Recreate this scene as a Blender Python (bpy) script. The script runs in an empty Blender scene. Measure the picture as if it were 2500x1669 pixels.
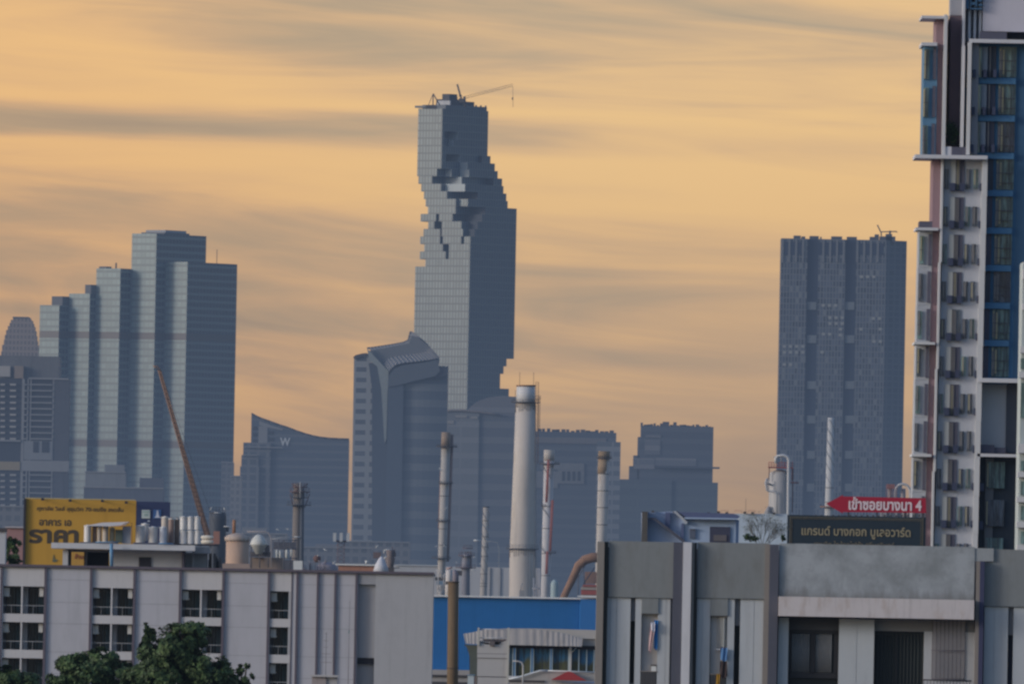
import bpy, bmesh, math, random
from math import radians, sin, cos, tan, pi, sqrt, exp
from mathutils import Vector, Matrix, Quaternion
random.seed(7)
SC = bpy.context.scene
COL = SC.collection
# ---------------------------------------------------------------- camera model (a long telephoto from a low rooftop)
K = 40500.0; ROLL = radians(1.12); PITCH = math.atan(725 / K); EYE = 20.0
cr, sr, cp, sp = cos(ROLL), sin(ROLL), cos(PITCH), sin(PITCH)

def W(X, Y, D):
    """world point seen at photograph pixel (X, Y) at distance D in front of the camera"""
    dx, dy = X - 1250.0, Y - 834.5
    u, v = dx * cr + dy * sr, -dx * sr + dy * cr
    d = Vector((u, K * cp + v * sp, K * sp - v * cp))
    t = D / d.y
    return Vector((u * t, D, EYE + d.z * t))

cam = bpy.data.cameras.new('camera'); cam.sensor_width = 36; cam.lens = 36 * K / 2500
cam.clip_start = 50; cam.clip_end = 80000
co = bpy.data.objects.new('camera', cam); COL.objects.link(co)
R0 = Vector((1, 0, 0)); U0 = Vector((0, -sp, cp)); F0 = Vector((0, cp, sp))
rt = R0 * cr + U0 * sr; up = -R0 * sr + U0 * cr; bk = -F0
co.matrix_world = Matrix(((rt.x, up.x, bk.x, 0), (rt.y, up.y, bk.y, 0), (rt.z, up.z, bk.z, EYE), (0, 0, 0, 1)))
SC.camera = co

# ---------------------------------------------------------------- node helpers
class NT:
    def __init__(s, tree): s.t = tree; s.n = tree.nodes; s.l = tree.links
    def new(s, typ, **kw):
        n = s.n.new(typ)
        for k, v in kw.items(): setattr(n, k, v)
        return n
    def put(s, inp, v):
        if v is None: return
        if hasattr(v, 'is_linked') or hasattr(v, 'links'): s.l.new(v, inp)
        elif isinstance(v, tuple) and len(v) == 3 and inp.type == 'RGBA': inp.default_value = (*v, 1)
        else: inp.default_value = v
    def m(s, op, a=None, b=None, c=None, clamp=False):
        n = s.new('ShaderNodeMath', operation=op, use_clamp=clamp)
        for i, v in enumerate((a, b, c)):
            if v is not None: s.put(n.inputs[i], v)
        return n.outputs[0]
    def mix(s, f, a, b, blend='MIX'):
        n = s.new('ShaderNodeMix', data_type='RGBA', blend_type=blend)
        s.put(n.inputs[0], f); s.put(n.inputs[6], a); s.put(n.inputs[7], b)
        return n.outputs[2]
    def noise(s, vec, scale, detail=3, rough=.55, dist=0):
        n = s.new('ShaderNodeTexNoise'); s.put(n.inputs['Vector'], vec)
        n.inputs['Scale'].default_value = scale; n.inputs['Detail'].default_value = detail
        n.inputs['Roughness'].default_value = rough; n.inputs['Distortion'].default_value = dist
        return n.outputs[0]
    def scale(s, vec, v):
        n = s.new('ShaderNodeVectorMath', operation='MULTIPLY'); s.put(n.inputs[0], vec); n.inputs[1].default_value = v
        return n.outputs[0]
    def step(s, v, lo, hi, a=0., b=1.):
        n = s.new('ShaderNodeMapRange', interpolation_type='SMOOTHSTEP'); s.put(n.inputs[0], v)
        for i, q in ((1, lo), (2, hi), (3, a), (4, b)): n.inputs[i].default_value = q
        return n.outputs[0]

def mat(name):
    m = bpy.data.materials.new(name); m.use_nodes = True
    t = NT(m.node_tree); b = m.node_tree.nodes['Principled BSDF']
    return m, t, b

_mc = {}
def plain(col, rough=.75, var=.12, sc=.6, streak=.0, metal=0., spec=.3, stain=None, key=''):
    """painted / concrete / metal surface: cloudy variation, fine grain and vertical weather streaks"""
    k = (col, rough, var, sc, streak, metal, spec, stain, key)
    if k in _mc: return _mc[k]
    m, t, b = mat('surface' + key)
    oc = t.new('ShaderNodeTexCoord').outputs['Object']
    n1 = t.noise(oc, sc, 5, .6); n2 = t.noise(oc, sc * 9, 3, .6)
    f = t.m('ADD', t.m('MULTIPLY', t.m('SUBTRACT', n1, .5), var * 2), t.m('MULTIPLY', t.m('SUBTRACT', n2, .5), var))
    if streak:
        n3 = t.noise(t.scale(oc, (5 * sc, 5 * sc, .5 * sc)), 1.2, 4, .6)
        f = t.m('SUBTRACT', f, t.m('MULTIPLY', t.step(n3, .5, .78), streak))
    f = t.m('ADD', f, 1.)
    c = t.new('ShaderNodeVectorMath', operation='SCALE'); c.inputs[0].default_value = col; t.put(c.inputs['Scale'], f)
    cc = c.outputs[0]
    if stain:
        n4 = t.noise(t.scale(oc, (1, 1, .35)), sc * 2.5, 4, .65)
        cc = t.mix(t.step(n4, .5, .75, 0, .75), cc, stain)
    t.put(b.inputs['Base Color'], cc)
    b.inputs['Roughness'].default_value = rough; b.inputs['Metallic'].default_value = metal
    b.inputs['Specular IOR Level'].default_value = spec
    _mc[k] = m; return m

def facade(glass, frame, pu, pz, fu, fz, rnd=.25, rough=.35, side=None, spec=.5, light=0., lightcol=(.5, .52, .5), bands=(), grad=.0, off=(0., 0.)):
    """curtain wall: a grid of panes between mullions and spandrels, each pane of its own tone"""
    m, t, b = mat('facade')
    tc = t.new('ShaderNodeTexCoord')
    s = t.new('ShaderNodeSeparateXYZ'); t.put(s.inputs[0], tc.outputs['Object'])
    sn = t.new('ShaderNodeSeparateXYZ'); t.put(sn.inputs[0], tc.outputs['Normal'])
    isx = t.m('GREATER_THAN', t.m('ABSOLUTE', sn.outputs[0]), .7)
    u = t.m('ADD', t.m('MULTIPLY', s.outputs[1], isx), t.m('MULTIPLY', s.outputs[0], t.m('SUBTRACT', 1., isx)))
    u = t.m('ADD', u, 500. + off[0]); z = t.m('ADD', s.outputs[2], 500. + off[1])
    uu = t.m('DIVIDE', u, pu); zz = t.m('DIVIDE', z, pz)
    fr = t.m('MAXIMUM', t.m('LESS_THAN', t.m('FRACT', uu), fu), t.m('LESS_THAN', t.m('FRACT', zz), fz))
    cb = t.new('ShaderNodeCombineXYZ'); t.put(cb.inputs[0], t.m('FLOOR', uu)); t.put(cb.inputs[1], t.m('FLOOR', zz)); t.put(cb.inputs[2], isx)
    wn = t.new('ShaderNodeTexWhiteNoise'); t.put(wn.inputs[0], cb.outputs[0])
    r = wn.outputs[0]
    big = t.noise(tc.outputs['Object'], .02, 3, .5)
    k = t.m('ADD', t.m('ADD', 1. - rnd / 2 - .12, t.m('MULTIPLY', r, rnd)), t.m('MULTIPLY', big, .24))
    g = glass if side is None else t.mix(isx, glass, side)  # side colour paints in the dimmer light of the faces turned away
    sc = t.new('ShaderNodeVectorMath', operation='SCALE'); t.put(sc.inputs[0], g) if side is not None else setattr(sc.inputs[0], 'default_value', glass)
    t.put(sc.inputs['Scale'], k)
    c = sc.outputs[0]
    if light: c = t.mix(t.m('GREATER_THAN', r, 1 - light), c, lightcol)  # random panes paled: bright reflections painted into the colour
    c = t.mix(fr, c, frame)
    for z0, z1, bc in bands:
        inb = t.m('MULTIPLY', t.m('GREATER_THAN', s.outputs[2], z0), t.m('LESS_THAN', s.outputs[2], z1))
        c = t.mix(inb, c, bc)
    t.put(b.inputs['Base Color'], c)
    b.inputs['Roughness'].default_value = rough; b.inputs['Specular IOR Level'].default_value = spec
    return m

def glassm(col, rough=.12, spec=.6, key='g'):
    k = ('glass', col, rough, spec)
    if k in _mc: return _mc[k]
    m, t, b = mat('window_glass')
    oc = t.new('ShaderNodeTexCoord').outputs['Object']
    n = t.noise(t.scale(oc, (3, 3, .4)), 1.2, 3, .6)
    c = t.mix(t.step(n, .35, .7), tuple(x * .55 for x in col), tuple(x * 1.35 for x in col))
    t.put(b.inputs['Base Color'], c)
    b.inputs['Roughness'].default_value = rough; b.inputs['Specular IOR Level'].default_value = spec
    _mc[k] = m; return m

def emis(col, st):
    m, t, b = mat('lit'); b.inputs['Base Color'].default_value = (*col, 1)
    b.inputs['Emission Color'].default_value = (*col, 1); b.inputs['Emission Strength'].default_value = st
    return m

# ---------------------------------------------------------------- mesh builder
class MB:
    def __init__(s): s.v = []; s.f = []; s.mi = []; s.sm = []
    def add(s, vs, fs, mi=0, sm=False):
        o = len(s.v); s.v += [tuple(v) for v in vs]
        for f in fs: s.f.append(tuple(i + o for i in f)); s.mi.append(mi); s.sm.append(sm)
        return s
    def box(s, x0, x1, y0, y1, z0, z1, mi=0):
        if x0 > x1: x0, x1 = x1, x0
        if y0 > y1: y0, y1 = y1, y0
        if z0 > z1: z0, z1 = z1, z0
        return s.add([(x0, y0, z0), (x1, y0, z0), (x1, y1, z0), (x0, y1, z0), (x0, y0, z1), (x1, y0, z1), (x1, y1, z1), (x0, y1, z1)],
              [(0, 3, 2, 1), (4, 5, 6, 7), (0, 1, 5, 4), (1, 2, 6, 5), (2, 3, 7, 6), (3, 0, 4, 7)], mi)
    def prism(s, pts, y0, y1, mi=0):
        """polygon in x,z (counter clockwise seen from the front, -y) extruded along y"""
        n = len(pts)
        a = sum(pts[i][0] * pts[(i + 1) % n][1] - pts[(i + 1) % n][0] * pts[i][1] for i in range(n))
        if a < 0: pts = pts[::-1]
        v = [(x, y0, z) for x, z in pts] + [(x, y1, z) for x, z in pts]
        f = [tuple(range(n)), tuple(range(2 * n - 1, n - 1, -1))] + [(i, i + n, (i + 1) % n + n, (i + 1) % n) for i in range(n)]
        return s.add(v, f, mi)
    def plan(s, pts, z0, z1, mi=0, zt=None):
        """polygon in x,y extruded along z; zt: per-vertex top heights"""
        n = len(pts)
        a = sum(pts[i][0] * pts[(i + 1) % n][1] - pts[(i + 1) % n][0] * pts[i][1] for i in range(n))
        if a < 0:
            pts = pts[::-1]; zt = zt[::-1] if zt else None
        v = [(x, y, z0) for x, y in pts] + [(x, y, zt[i] if zt else z1) for i, (x, y) in enumerate(pts)]
        f = [tuple(range(n - 1, -1, -1)), tuple(range(n, 2 * n))] + [(i, (i + 1) % n, (i + 1) % n + n, i + n) for i in range(n)]
        return s.add(v, f, mi)
    def tube(s, pts, r, n=8, mi=0, cap=True):
        pts = [Vector(p) for p in pts]; rs = r if isinstance(r, (list, tuple)) else [r] * len(pts)
        rings = []; prev = None
        for i, p in enumerate(pts):
            d = (pts[min(i + 1, len(pts) - 1)] - pts[max(i - 1, 0)])
            if d.length < 1e-9: d = Vector((0, 0, 1))
            d.normalize()
            a = (prev - d * prev.dot(d)) if prev is not None else (d.cross(Vector((0, 1, 0))) if abs(d.y) < .9 else d.cross(Vector((1, 0, 0))))
            a.normalize(); b = d.cross(a); prev = a
            rings.append([p + (a * cos(2 * pi * k / n) + b * sin(2 * pi * k / n)) * rs[i] for k in range(n)])
        v = [q for rg in rings for q in rg]; f = []
        for i in range(len(pts) - 1):
            for k in range(n): f.append((i * n + k, i * n + (k + 1) % n, (i + 1) * n + (k + 1) % n, (i + 1) * n + k))
        s.add(v, f, mi, True)
        if cap:
            o = len(s.v) - len(v); m = (len(pts) - 1) * n
            s.f.append(tuple(range(o + n - 1, o - 1, -1))); s.f.append(tuple(range(o + m, o + m + n))); s.mi += [mi, mi]; s.sm += [False, False]
        return s
    def lathe(s, cx, cy, prof, n=20, mi=0):
        return s.tube([(cx, cy, z) for r, z in prof], [r for r, z in prof], n, mi)
    def build(s, name, mats, parent=None, loc=None):
        me = bpy.data.meshes.new(name); me.from_pydata(s.v, [], s.f); me.update()
        for m in (mats if isinstance(mats, (list, tuple)) else [mats]): me.materials.append(m)
        me.polygons.foreach_set('material_index', s.mi); me.polygons.foreach_set('use_smooth', s.sm)
        o = bpy.data.objects.new(name, me); COL.objects.link(o)
        if parent is not None: o.parent = parent
        elif loc is not None: o.location = loc
        return o

def tag(o, label=None, cat=None, group=None, kind=None):
    if label: o['label'] = label
    if cat: o['category'] = cat
    if group: o['group'] = group
    if kind: o['kind'] = kind
    return o

class Thing:
    """a top-level Empty at a photograph pixel and a distance; helpers give coordinates in its own frame"""
    def __init__(s, name, label, cat, D, X, Y, group=None, rot=0., solo=False):
        s.D = D; s.loc = W(X, Y, D); s.k = D / K; s.name = name; s.rot = rot; s.c, s.s = cos(rot), sin(rot)
        s.meta = (label, cat, group); s.X, s.Y = X, Y
        if not solo:
            s.o = bpy.data.objects.new(name, None); COL.objects.link(s.o); s.o.empty_display_size = 1
            s.o.location = s.loc; s.o.rotation_euler = (0, 0, rot); tag(s.o, label, cat, group)
        s.zg = -s.loc.z        # the ground in this frame
    def P(s, X, Y, dy=0.):
        p = W(X, Y, s.D + dy) - s.loc
        return Vector((p.x, dy, p.z))
    def box(s, mb, X0, X1, Y0, Y1, dy=0., t=1., mi=0, zb=None):
        Xm, Ym = (X0 + X1) / 2, (Y0 + Y1) / 2
        a = s.P(X0, Ym, dy).x; b = s.P(X1, Ym, dy).x; z1 = s.P(Xm, Y0, dy).z; z0 = s.P(Xm, Y1, dy).z if zb is None else zb
        mb.box(a, b, dy, dy + t, z0, z1, mi); return mb
    def ground_box(s, mb, X0, X1, Y0, Yr=None, dy=0., t=1., mi=0):
        """box down to the ground, its sides measured at row Yr"""
        Yr = Y0 if Yr is None else Yr
        return s.box(mb, X0, X1, Y0, 2 * Yr - Y0, dy, t, mi, zb=s.zg)
    def part(s, name, mb, mats, parent=None, label=None, group=None):
        o = mb.build(name, mats, parent or s.o)
        if label: o['label'] = label
        return o
    def solo(s, mb, mats):
        o = mb.build(s.name, mats, None, s.loc); tag(o, *s.meta); return o
    def text(s, name, body, X, Y, hpx, mat_, dy=-.05, bold=0., width=None, parent=None, depth=.01):
        c = bpy.data.curves.new(name, 'FONT'); c.body = body; c.align_x = 'CENTER'; c.align_y = 'CENTER'
        c.size = 1; c.offset = bold; c.extrude = depth; c.resolution_u = 4
        o = bpy.data.objects.new('tmp', c); COL.objects.link(o)
        dg = bpy.context.evaluated_depsgraph_get(); me = bpy.data.meshes.new_from_object(o.evaluated_get(dg))
        bpy.data.objects.remove(o)
        xs = [v.co.x for v in me.vertices]; ys = [v.co.y for v in me.vertices]
        w, h = max(xs) - min(xs), max(ys) - min(ys); cx, cy = (max(xs) + min(xs)) / 2, (max(ys) + min(ys)) / 2
        kz = hpx * s.k / h; kx = width * s.k / w if width else kz
        p = s.P(X, Y, dy)
        for v in me.vertices: v.co = ((v.co.x - cx) * kx + p.x, dy - v.co.z * .5, (v.co.y - cy) * kz + p.z)
        me.name = name; me.materials.clear(); me.materials.append(mat_)
        q = bpy.data.objects.new(name, me); COL.objects.link(q); q.parent = parent or s.o
        return q
    # --- corner towers: local x runs along the left-hand face (its plane y=0), local y along the right-hand face (its plane x=0)
    def lx(s, X, Y): return (W(X, Y, s.D).x - s.loc.x) / s.c
    def ly(s, X, Y): return (W(X, Y, s.D).x - s.loc.x) / (-s.s)
    def lz(s, Y, X=None): return W(s.X if X is None else X, Y, s.D).z - s.loc.z
# ---------------------------------------------------------------- sky, sun, haze, ground
SUNAZ = radians(-112); SUNEL = radians(14)
w = bpy.data.worlds.new('World'); SC.world = w; w.use_nodes = True
t = NT(w.node_tree); bg = w.node_tree.nodes['Background']
sky = t.new('ShaderNodeTexSky', sky_type='NISHITA'); sky.sun_disc = False
sky.sun_elevation = SUNEL; sky.sun_rotation = SUNAZ; sky.air_density = 1.6; sky.dust_density = 2.5; sky.ozone_density = 2.5
g = t.new('ShaderNodeTexCoord').outputs['Generated']
s = t.new('ShaderNodeSeparateXYZ'); t.put(s.inputs[0], g)
az = t.m('DIVIDE', s.outputs[0], t.m('MAXIMUM', s.outputs[1], .02)); el = t.m('DIVIDE', s.outputs[2], t.m('MAXIMUM', s.outputs[1], .02))
U = t.m('MULTIPLY', az, K / 2500); V = t.m('MULTIPLY', el, K / 2500)          # one unit = one picture width of sky
cv = t.new('ShaderNodeCombineXYZ'); t.put(cv.inputs[0], U); t.put(cv.inputs[1], t.m('ADD', V, t.m('MULTIPLY', U, .045)))
def lay(sx, sy, ox, oy, detail, rough, dist, sc=1.):
    a = t.new('ShaderNodeVectorMath', operation='MULTIPLY_ADD'); t.put(a.inputs[0], cv.outputs[0]); a.inputs[1].default_value = (sx, sy, 1); a.inputs[2].default_value = (ox, oy, 0)
    return t.noise(a.outputs[0], sc, detail, rough, dist)
broad = lay(.9, 6.2, 3.1, 1.7, 3, .5, .5)
fine = lay(1.7, 17., 9.4, 4.2, 5, .5, 1.6)
puffs = lay(4.2, 15., 2.2, 8.3, 5, .55, .7)
wisps = lay(5., 60., 1.4, 7.7, 4, .6, .5)
lowleft = t.m('MULTIPLY', t.step(V, .30, .46, 1., 0.), t.step(U, -.15, .22, 1., 0.))
sum_ = t.m('ADD', t.m('MULTIPLY', broad, .6), t.m('ADD', t.m('MULTIPLY', fine, .32), t.m('MULTIPLY', wisps, .08)))
sum2 = t.m('ADD', t.m('MULTIPLY', broad, .35), t.m('ADD', t.m('MULTIPLY', puffs, .45), t.m('MULTIPLY', fine, .2)))
sum_ = t.m('ADD', t.m('MULTIPLY', sum_, t.m('SUBTRACT', 1., t.m('MULTIPLY', lowleft, .75))), t.m('MULTIPLY', sum2, t.m('MULTIPLY', lowleft, .75)))
# calmer towards the lower right, where the sky is one even peach tone
calm = t.m('MULTIPLY', t.step(V, .32, .5, 1., 0.), t.step(U, .0, .25))
sum_ = t.m('ADD', t.m('MULTIPLY', sum_, t.m('SUBTRACT', 1., t.m('MULTIPLY', calm, .6))), t.m('MULTIPLY', calm, .6 * .462))
# the long grey bank of cloud that crosses at a third of the height, lit along its upper and lower edges
bank_c = t.m('SUBTRACT', .488, t.m('MULTIPLY', U, .034))
wob = t.m('MULTIPLY', t.m('SUBTRACT', lay(1.6, 1.2, 6.3, 2.1, 3, .5, .2), .5), .03)
sd = t.m('SUBTRACT', V, t.m('ADD', bank_c, wob)); dv = t.m('ABSOLUTE', sd)
fade = t.step(U, -.12, .45, 1., .30)
bank = t.m('MULTIPLY', t.step(dv, .003, .027, 1., 0.), fade)
rim = t.m('MULTIPLY', t.m('MULTIPLY', t.step(dv, .014, .024), t.step(dv, .024, .055, 1., 0.)), fade)
bright = t.m('ADD', t.m('SUBTRACT', sum_, t.m('MULTIPLY', bank, .135)), t.m('MULTIPLY', rim, .05))
ramp = t.new('ShaderNodeValToRGB'); t.put(ramp.inputs[0], t.step(bright, .29, .62))
E_ = ramp.color_ramp.elements
E_[0].position = 0.; E_[0].color = (.43, .325, .22, 1)
E_[1].position = 1.; E_[1].color = (1.05, .665, .265, 1)
for p_, c_ in ((.25, (.57, .415, .25, 1)), (.5, (.74, .49, .26, 1)), (.75, (.93, .59, .265, 1))):
    e_ = E_.new(p_); e_.color = c_
# yellower and greener overhead, more orange low down and to the left
tint = t.mix(t.step(V, .25, .62), (1.035, .965, .79), (1.0, 1.0, .90))
tint = t.mix(t.step(U, -.55, .1), t.mix(1., tint, (1., .91, .79), 'MULTIPLY'), tint)
cloud = t.mix(1., ramp.outputs[0], tint, 'MULTIPLY')
# outside the part of the sky near the sunset the cloud deck melts into one soft glow
near = t.m('MULTIPLY', t.step(t.m('ABSOLUTE', U), 2.5, 5., 1., 0.), t.step(V, 2., 5., 1., 0.))
glow = t.mix(near, (.66, .47, .30), cloud)
gm = t.m('MULTIPLY', t.step(s.outputs[1], .25, .9), t.step(s.outputs[2], .12, .55, 1., 0.))
gm = t.m('MULTIPLY', gm, t.step(s.outputs[2], -.02, 0.))
skyc = t.mix(1., sky.outputs[0], (.138, .150, .196), 'MULTIPLY')
SKYGAIN = 1.68
gl = t.mix(1., t.mix(1., glow, (SKYGAIN,) * 3, 'MULTIPLY'), t.mix(t.step(V, .08, .42), (1.16, 1.13, 1.10), (1., 1., 1.)), 'MULTIPLY')
t.put(bg.inputs[0], t.mix(gm, skyc, gl)); bg.inputs[1].default_value = 1.

sl = bpy.data.lights.new('sun', 'SUN'); sl.energy = 1.5; sl.angle = radians(14); sl.color = (1., .98, .97)
so = bpy.data.objects.new('sun', sl); COL.objects.link(so)
dirs = Vector((sin(SUNAZ) * cos(SUNEL), cos(SUNAZ) * cos(SUNEL), sin(SUNEL)))
so.rotation_euler = dirs.to_track_quat('Z', 'Y').to_euler()

# haze: one body of air over the city, denser near the ground
m = bpy.data.materials.new('haze_air'); m.use_nodes = True; t = NT(m.node_tree)
t.n.remove(t.n['Principled BSDF']); out = t.n['Material Output']
ge = t.new('ShaderNodeNewGeometry'); s = t.new('ShaderNodeSeparateXYZ'); t.put(s.inputs[0], ge.outputs['Position'])
dens = t.m('ADD', 6.0e-5, t.m('MULTIPLY', t.m('EXPONENT', t.m('MULTIPLY', s.outputs[2], -1 / 75.)), 30e-5))
dens = t.m('MULTIPLY', dens, t.step(s.outputs[1], 1500, 5200, .12, 1.))
ab = t.new('ShaderNodeVolumeAbsorption'); ab.inputs[0].default_value = (0, 0, 0, 1); t.put(ab.inputs['Density'], dens)
em = t.new('ShaderNodeEmission'); em.inputs[0].default_value = (.076, .106, .165, 1); t.put(em.inputs[1], dens)  # self-glow stands in for daylight scattered by the haze
ad = t.new('ShaderNodeAddShader'); t.put(ad.inputs[0], ab.outputs[0]); t.put(ad.inputs[1], em.outputs[0]); t.put(out.inputs['Volume'], ad.outputs[0])
m.cycles.volume_step_rate = 1.
mb = MB().box(-3000, 3000, -400, 14000, -3, 700); hz = mb.build('haze', m); tag(hz, kind='structure')

gmat = plain((.09, .09, .085), .9, .3, .004)
mb = MB().box(-40000, 40000, -5000, 60000, -2, 0); tag(mb.build('ground', gmat), kind='structure')
SC.view_settings.view_transform = 'Standard'; SC.view_settings.look = 'None'; SC.view_settings.exposure = 0
SC.cycles.filter_width = 2.5
SC.cycles.volume_bounces = 0; SC.cycles.max_bounces = 5; SC.cycles.transparent_max_bounces = 8
SC.cycles.volume_step_rate = 1.; SC.cycles.volume_max_steps = 64
# ================================================================ far skyline
FAR = 'office and hotel towers on the hazy skyline'
# ---- pixelated skyscraper
D = 9200; PH = radians(39)
T = Thing('skyscraper', 'very tall glass skyscraper with a spiral of missing blocks cut into its sides', 'skyscraper', D, 1147, 640, rot=-PH)
bx0, = [T.lz(640)]
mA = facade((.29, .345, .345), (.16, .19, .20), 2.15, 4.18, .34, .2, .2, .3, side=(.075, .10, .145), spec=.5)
mDark = plain((.05, .06, .08), .6, .25, .2, key='void_shade'); mSlab = plain((.20, .21, .22), .8, .2, .2, key='slab')  # mDark: shade inside the cuts put into the colour
NA, NB = 9, 8
A = 133.5 * T.k / T.c; B = 112 * T.k / (-T.s); ca, cb_ = A / NA, B / NB
fl = 18.4 * T.k
ztop = T.lz(264.5); nfl = int((ztop + T.loc.z) / fl)
rnd = random.Random(5)
# every storey is cut differently: (left notch px, [(a0, a1, front b, tone)], reach at the back corner), a and b in blocks
rows_ = {7: (0, [(0, 3.9, 0, 0), (3.9, 5.2, 3.3, 0)], 5.2), 8: (0, [(0, 3.3, 0, 0), (3.3, 4.2, 1.6, 0), (4.2, 5.7, 2.9, 0)], 5.7),
    9: (2, [(0, 2.5, 0, 0), (2.5, 5.3, 2.2, 0)], 6.6), 10: (11, [(0, 4.1, 0, 0), (4.1, 7.3, .8, 0)], 6.7), 11: (18, [(0, 5., 0, 0), (5., 7.3, 3., 1)], 7.3),
    12: (24, [(0, 6.5, 0, 0), (6.5, 8., .6, 0)], 7.5), 13: (29, [(0, 6.6, 0, 0), (6.6, 9, 2.5, 1)], 9), 14: (11, [(0, 3.2, 0, 0), (3.2, 3.8, 1.5, 1), (3.8, 6., 0, 0), (6., 9, 2., 1)], 9),
    15: (30, [(0, 3., 0, 0), (3., 4.2, 1.5, 1), (4.2, 7.6, 0, 0), (7.6, 9, 1.2, 1)], 9), 16: (20, [(0, 3.9, 0, 0), (3.9, 4.2, 1., 1), (4.2, 7.7, 0, 0), (7.7, 9, .8, 1)], 9),
    17: (11, [(0, 3.9, 0, 0), (3.9, 4.4, 1.2, 1), (4.4, 7.5, 0, 0), (7.5, 7.9, 1, 1), (7.9, 9, 0, 0)], 9), 18: (22, [(0, 4.5, 0, 0), (4.5, 5.4, 1.4, 1), (5.4, 9, 0, 0)], 9),
    19: (11, [(0, 4.9, 0, 0), (4.9, 5.5, 1.4, 1), (5.5, 9, 0, 0)], 9), 20: (25, [(0, 9, 0, 0)], 9)}
pock = {3: (2.5, 4, .5, 2.8), 4: (3.2, 4, .5, 2.), 6: (2.0, 4, .8, 3.3)}
right_cut = [(866, 882, 20), (882, 899, 12), (899, 915, 26), (915, 946, 36), (946, 975, 14)]
ST = 4; na, nb = NA * ST, NB * ST; occ = {}
for k in range(nfl):
    y = 264.5 + (k + .5) * 18.4
    n_, segs_, back = rows_.get(k, (0, [(0, 4 if k < 7 else 9, 0, 0)], 4 if k < 6 else 4.6 if k < 7 else 9))
    rc = [c for y0, y1, c in right_cut if y0 <= y < y1]
    for i in range(na):
        a = (i + .5) / ST; sg = [q for q in segs_ if q[0] <= a < q[1]]
        bf, tone = (sg[0][2], sg[0][3]) if sg else (99, 1)
        if a < n_ / 14.83: bf, tone = max(bf, n_ / 14.), 0
        if a < back and bf > 90: bf = 6.6
        for j in range(nb):
            b = (j + .5) / ST
            if b < bf: continue
            if k in pock and pock[k][0] < a and pock[k][2] < b < pock[k][3]: continue
            if a > back and b > 6.6: continue
            if rc and 14.83 * a + 14 * b > 245.5 - rc[0]: continue
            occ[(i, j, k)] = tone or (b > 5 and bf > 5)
mb = MB(); qa, qb = ca / ST, cb_ / ST
for (i, j, k), tone in occ.items():
    x0 = -A + i * qa; x1 = x0 + qa; y0 = j * qb; y1 = y0 + qb; z1 = ztop - k * fl; z0 = z1 - fl
    q = lambda vs, mi, M=mb: M.add(vs, [(0, 1, 2, 3)], mi)
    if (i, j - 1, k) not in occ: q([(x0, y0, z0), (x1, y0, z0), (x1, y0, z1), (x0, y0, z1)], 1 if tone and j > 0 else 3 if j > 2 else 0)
    if (i + 1, j, k) not in occ: q([(x1, y0, z0), (x1, y1, z0), (x1, y1, z1), (x1, y0, z1)], 0)
    if (i, j + 1, k) not in occ: q([(x1, y1, z0), (x0, y1, z0), (x0, y1, z1), (x1, y1, z1)], 0)
    if (i - 1, j, k) not in occ: q([(x0, y1, z0), (x0, y0, z0), (x0, y0, z1), (x0, y1, z1)], 0)
    if (i, j, k - 1) not in occ: q([(x0, y0, z1), (x1, y0, z1), (x1, y1, z1), (x0, y1, z1)], 2)
    if (i, j, k + 1) not in occ: q([(x0, y0, z0), (x0, y1, z0), (x1, y1, z0), (x1, y0, z0)], 1)
T.part('curtain_wall', mb, [mA, mDark, mSlab, plain((.50, .55, .55), .5, .12, .1, key='lit_facet')])  # pale slot: light on the cut faces put into the colour
mb = MB(); a1 = -A + 4 * ca                                    # rim and machine rooms on the roof
mb.box(-A - 1.6, -A + 2.2 * ca, -1.2, 2.5, ztop + .4, ztop + 1.6)
mb.box(-A + .4, a1 - .3, 3, B - 1, ztop, ztop + 2.2)
T.part('roof_rim', mb, mSlab)
mb = MB()
for (u0, u1, v0, v1, h) in ((.35, .9, .2, .55, 5.5), (.5, .8, .25, .42, 8.5), (.15, .6, .3, .5, 3.6), (.6, .98, .45, .7, 4.6), (.7, .85, .3, .4, 7.)):
    mb.box(-A + (a1 + A) * u0, -A + (a1 + A) * u1, B * v0, B * v1, ztop + .1, ztop + h)
T.part('machine_room', mb, plain((.10, .09, .09), .8, .3, .4, key='machine'))
mb = MB(); mb.box(-A + (a1 + A) * .45, -A + (a1 + A) * .98, B * .17, B * .19, ztop + 1.3, ztop + 4.6)
T.part('white_hoarding', mb, plain((.55, .55, .56), .8, .2, .4, key='hoard'))
mb = MB()
for i in range(13):
    y = B * (.52 + .035 * i); mb.box(a1 - .7, a1 - .1, y, y + .8, ztop, ztop + 1.2 + 1.8 * ((i * 5) % 3 == 0))
T.part('parapet_fin', mb, mSlab)
skys = T
# cranes on its roof
cm = plain((.13, .11, .10), .7, .2, .5, key='crane')
G = Thing('tower_crane', 'thin leaning mast of a crane on the skyscraper roof', 'crane', D + 12, 1127, 246, group=None)
mb = MB(); mb.tube([G.P(1129, 252), G.P(1116.5, 206)], .55, 5); mb.tube([G.P(1127, 236), G.P(1120, 222), G.P(1122, 236)], .3, 4)
G.part('mast', mb, cm)
mb = MB(); mb.box(*(sorted((G.P(1120, 240).x, G.P(1134, 240).x))), -1, 3, G.P(1127, 250).z, G.P(1127, 241).z); G.part('counterweight', mb, cm)
G = Thing('tower_crane', 'long faint crane jib reaching out from the skyscraper roof with a hanging cable', 'crane', D + 16, 1140, 248)
mb = MB(); p0, p1 = G.P(1128, 243), G.P(1252, 211)
for k in range(25):
    q0 = p0.lerp(p1, k / 25); q1 = p0.lerp(p1, (k + 1) / 25)
    mb.tube([q0, q1], .09, 4)
    mb.tube([q0 + Vector((0, 0, 1.3)), q1 + Vector((0, 0, 1.3))], .07, 4); mb.tube([q0, q1 + Vector((0, 0, 1.3))], .06, 4)
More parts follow.
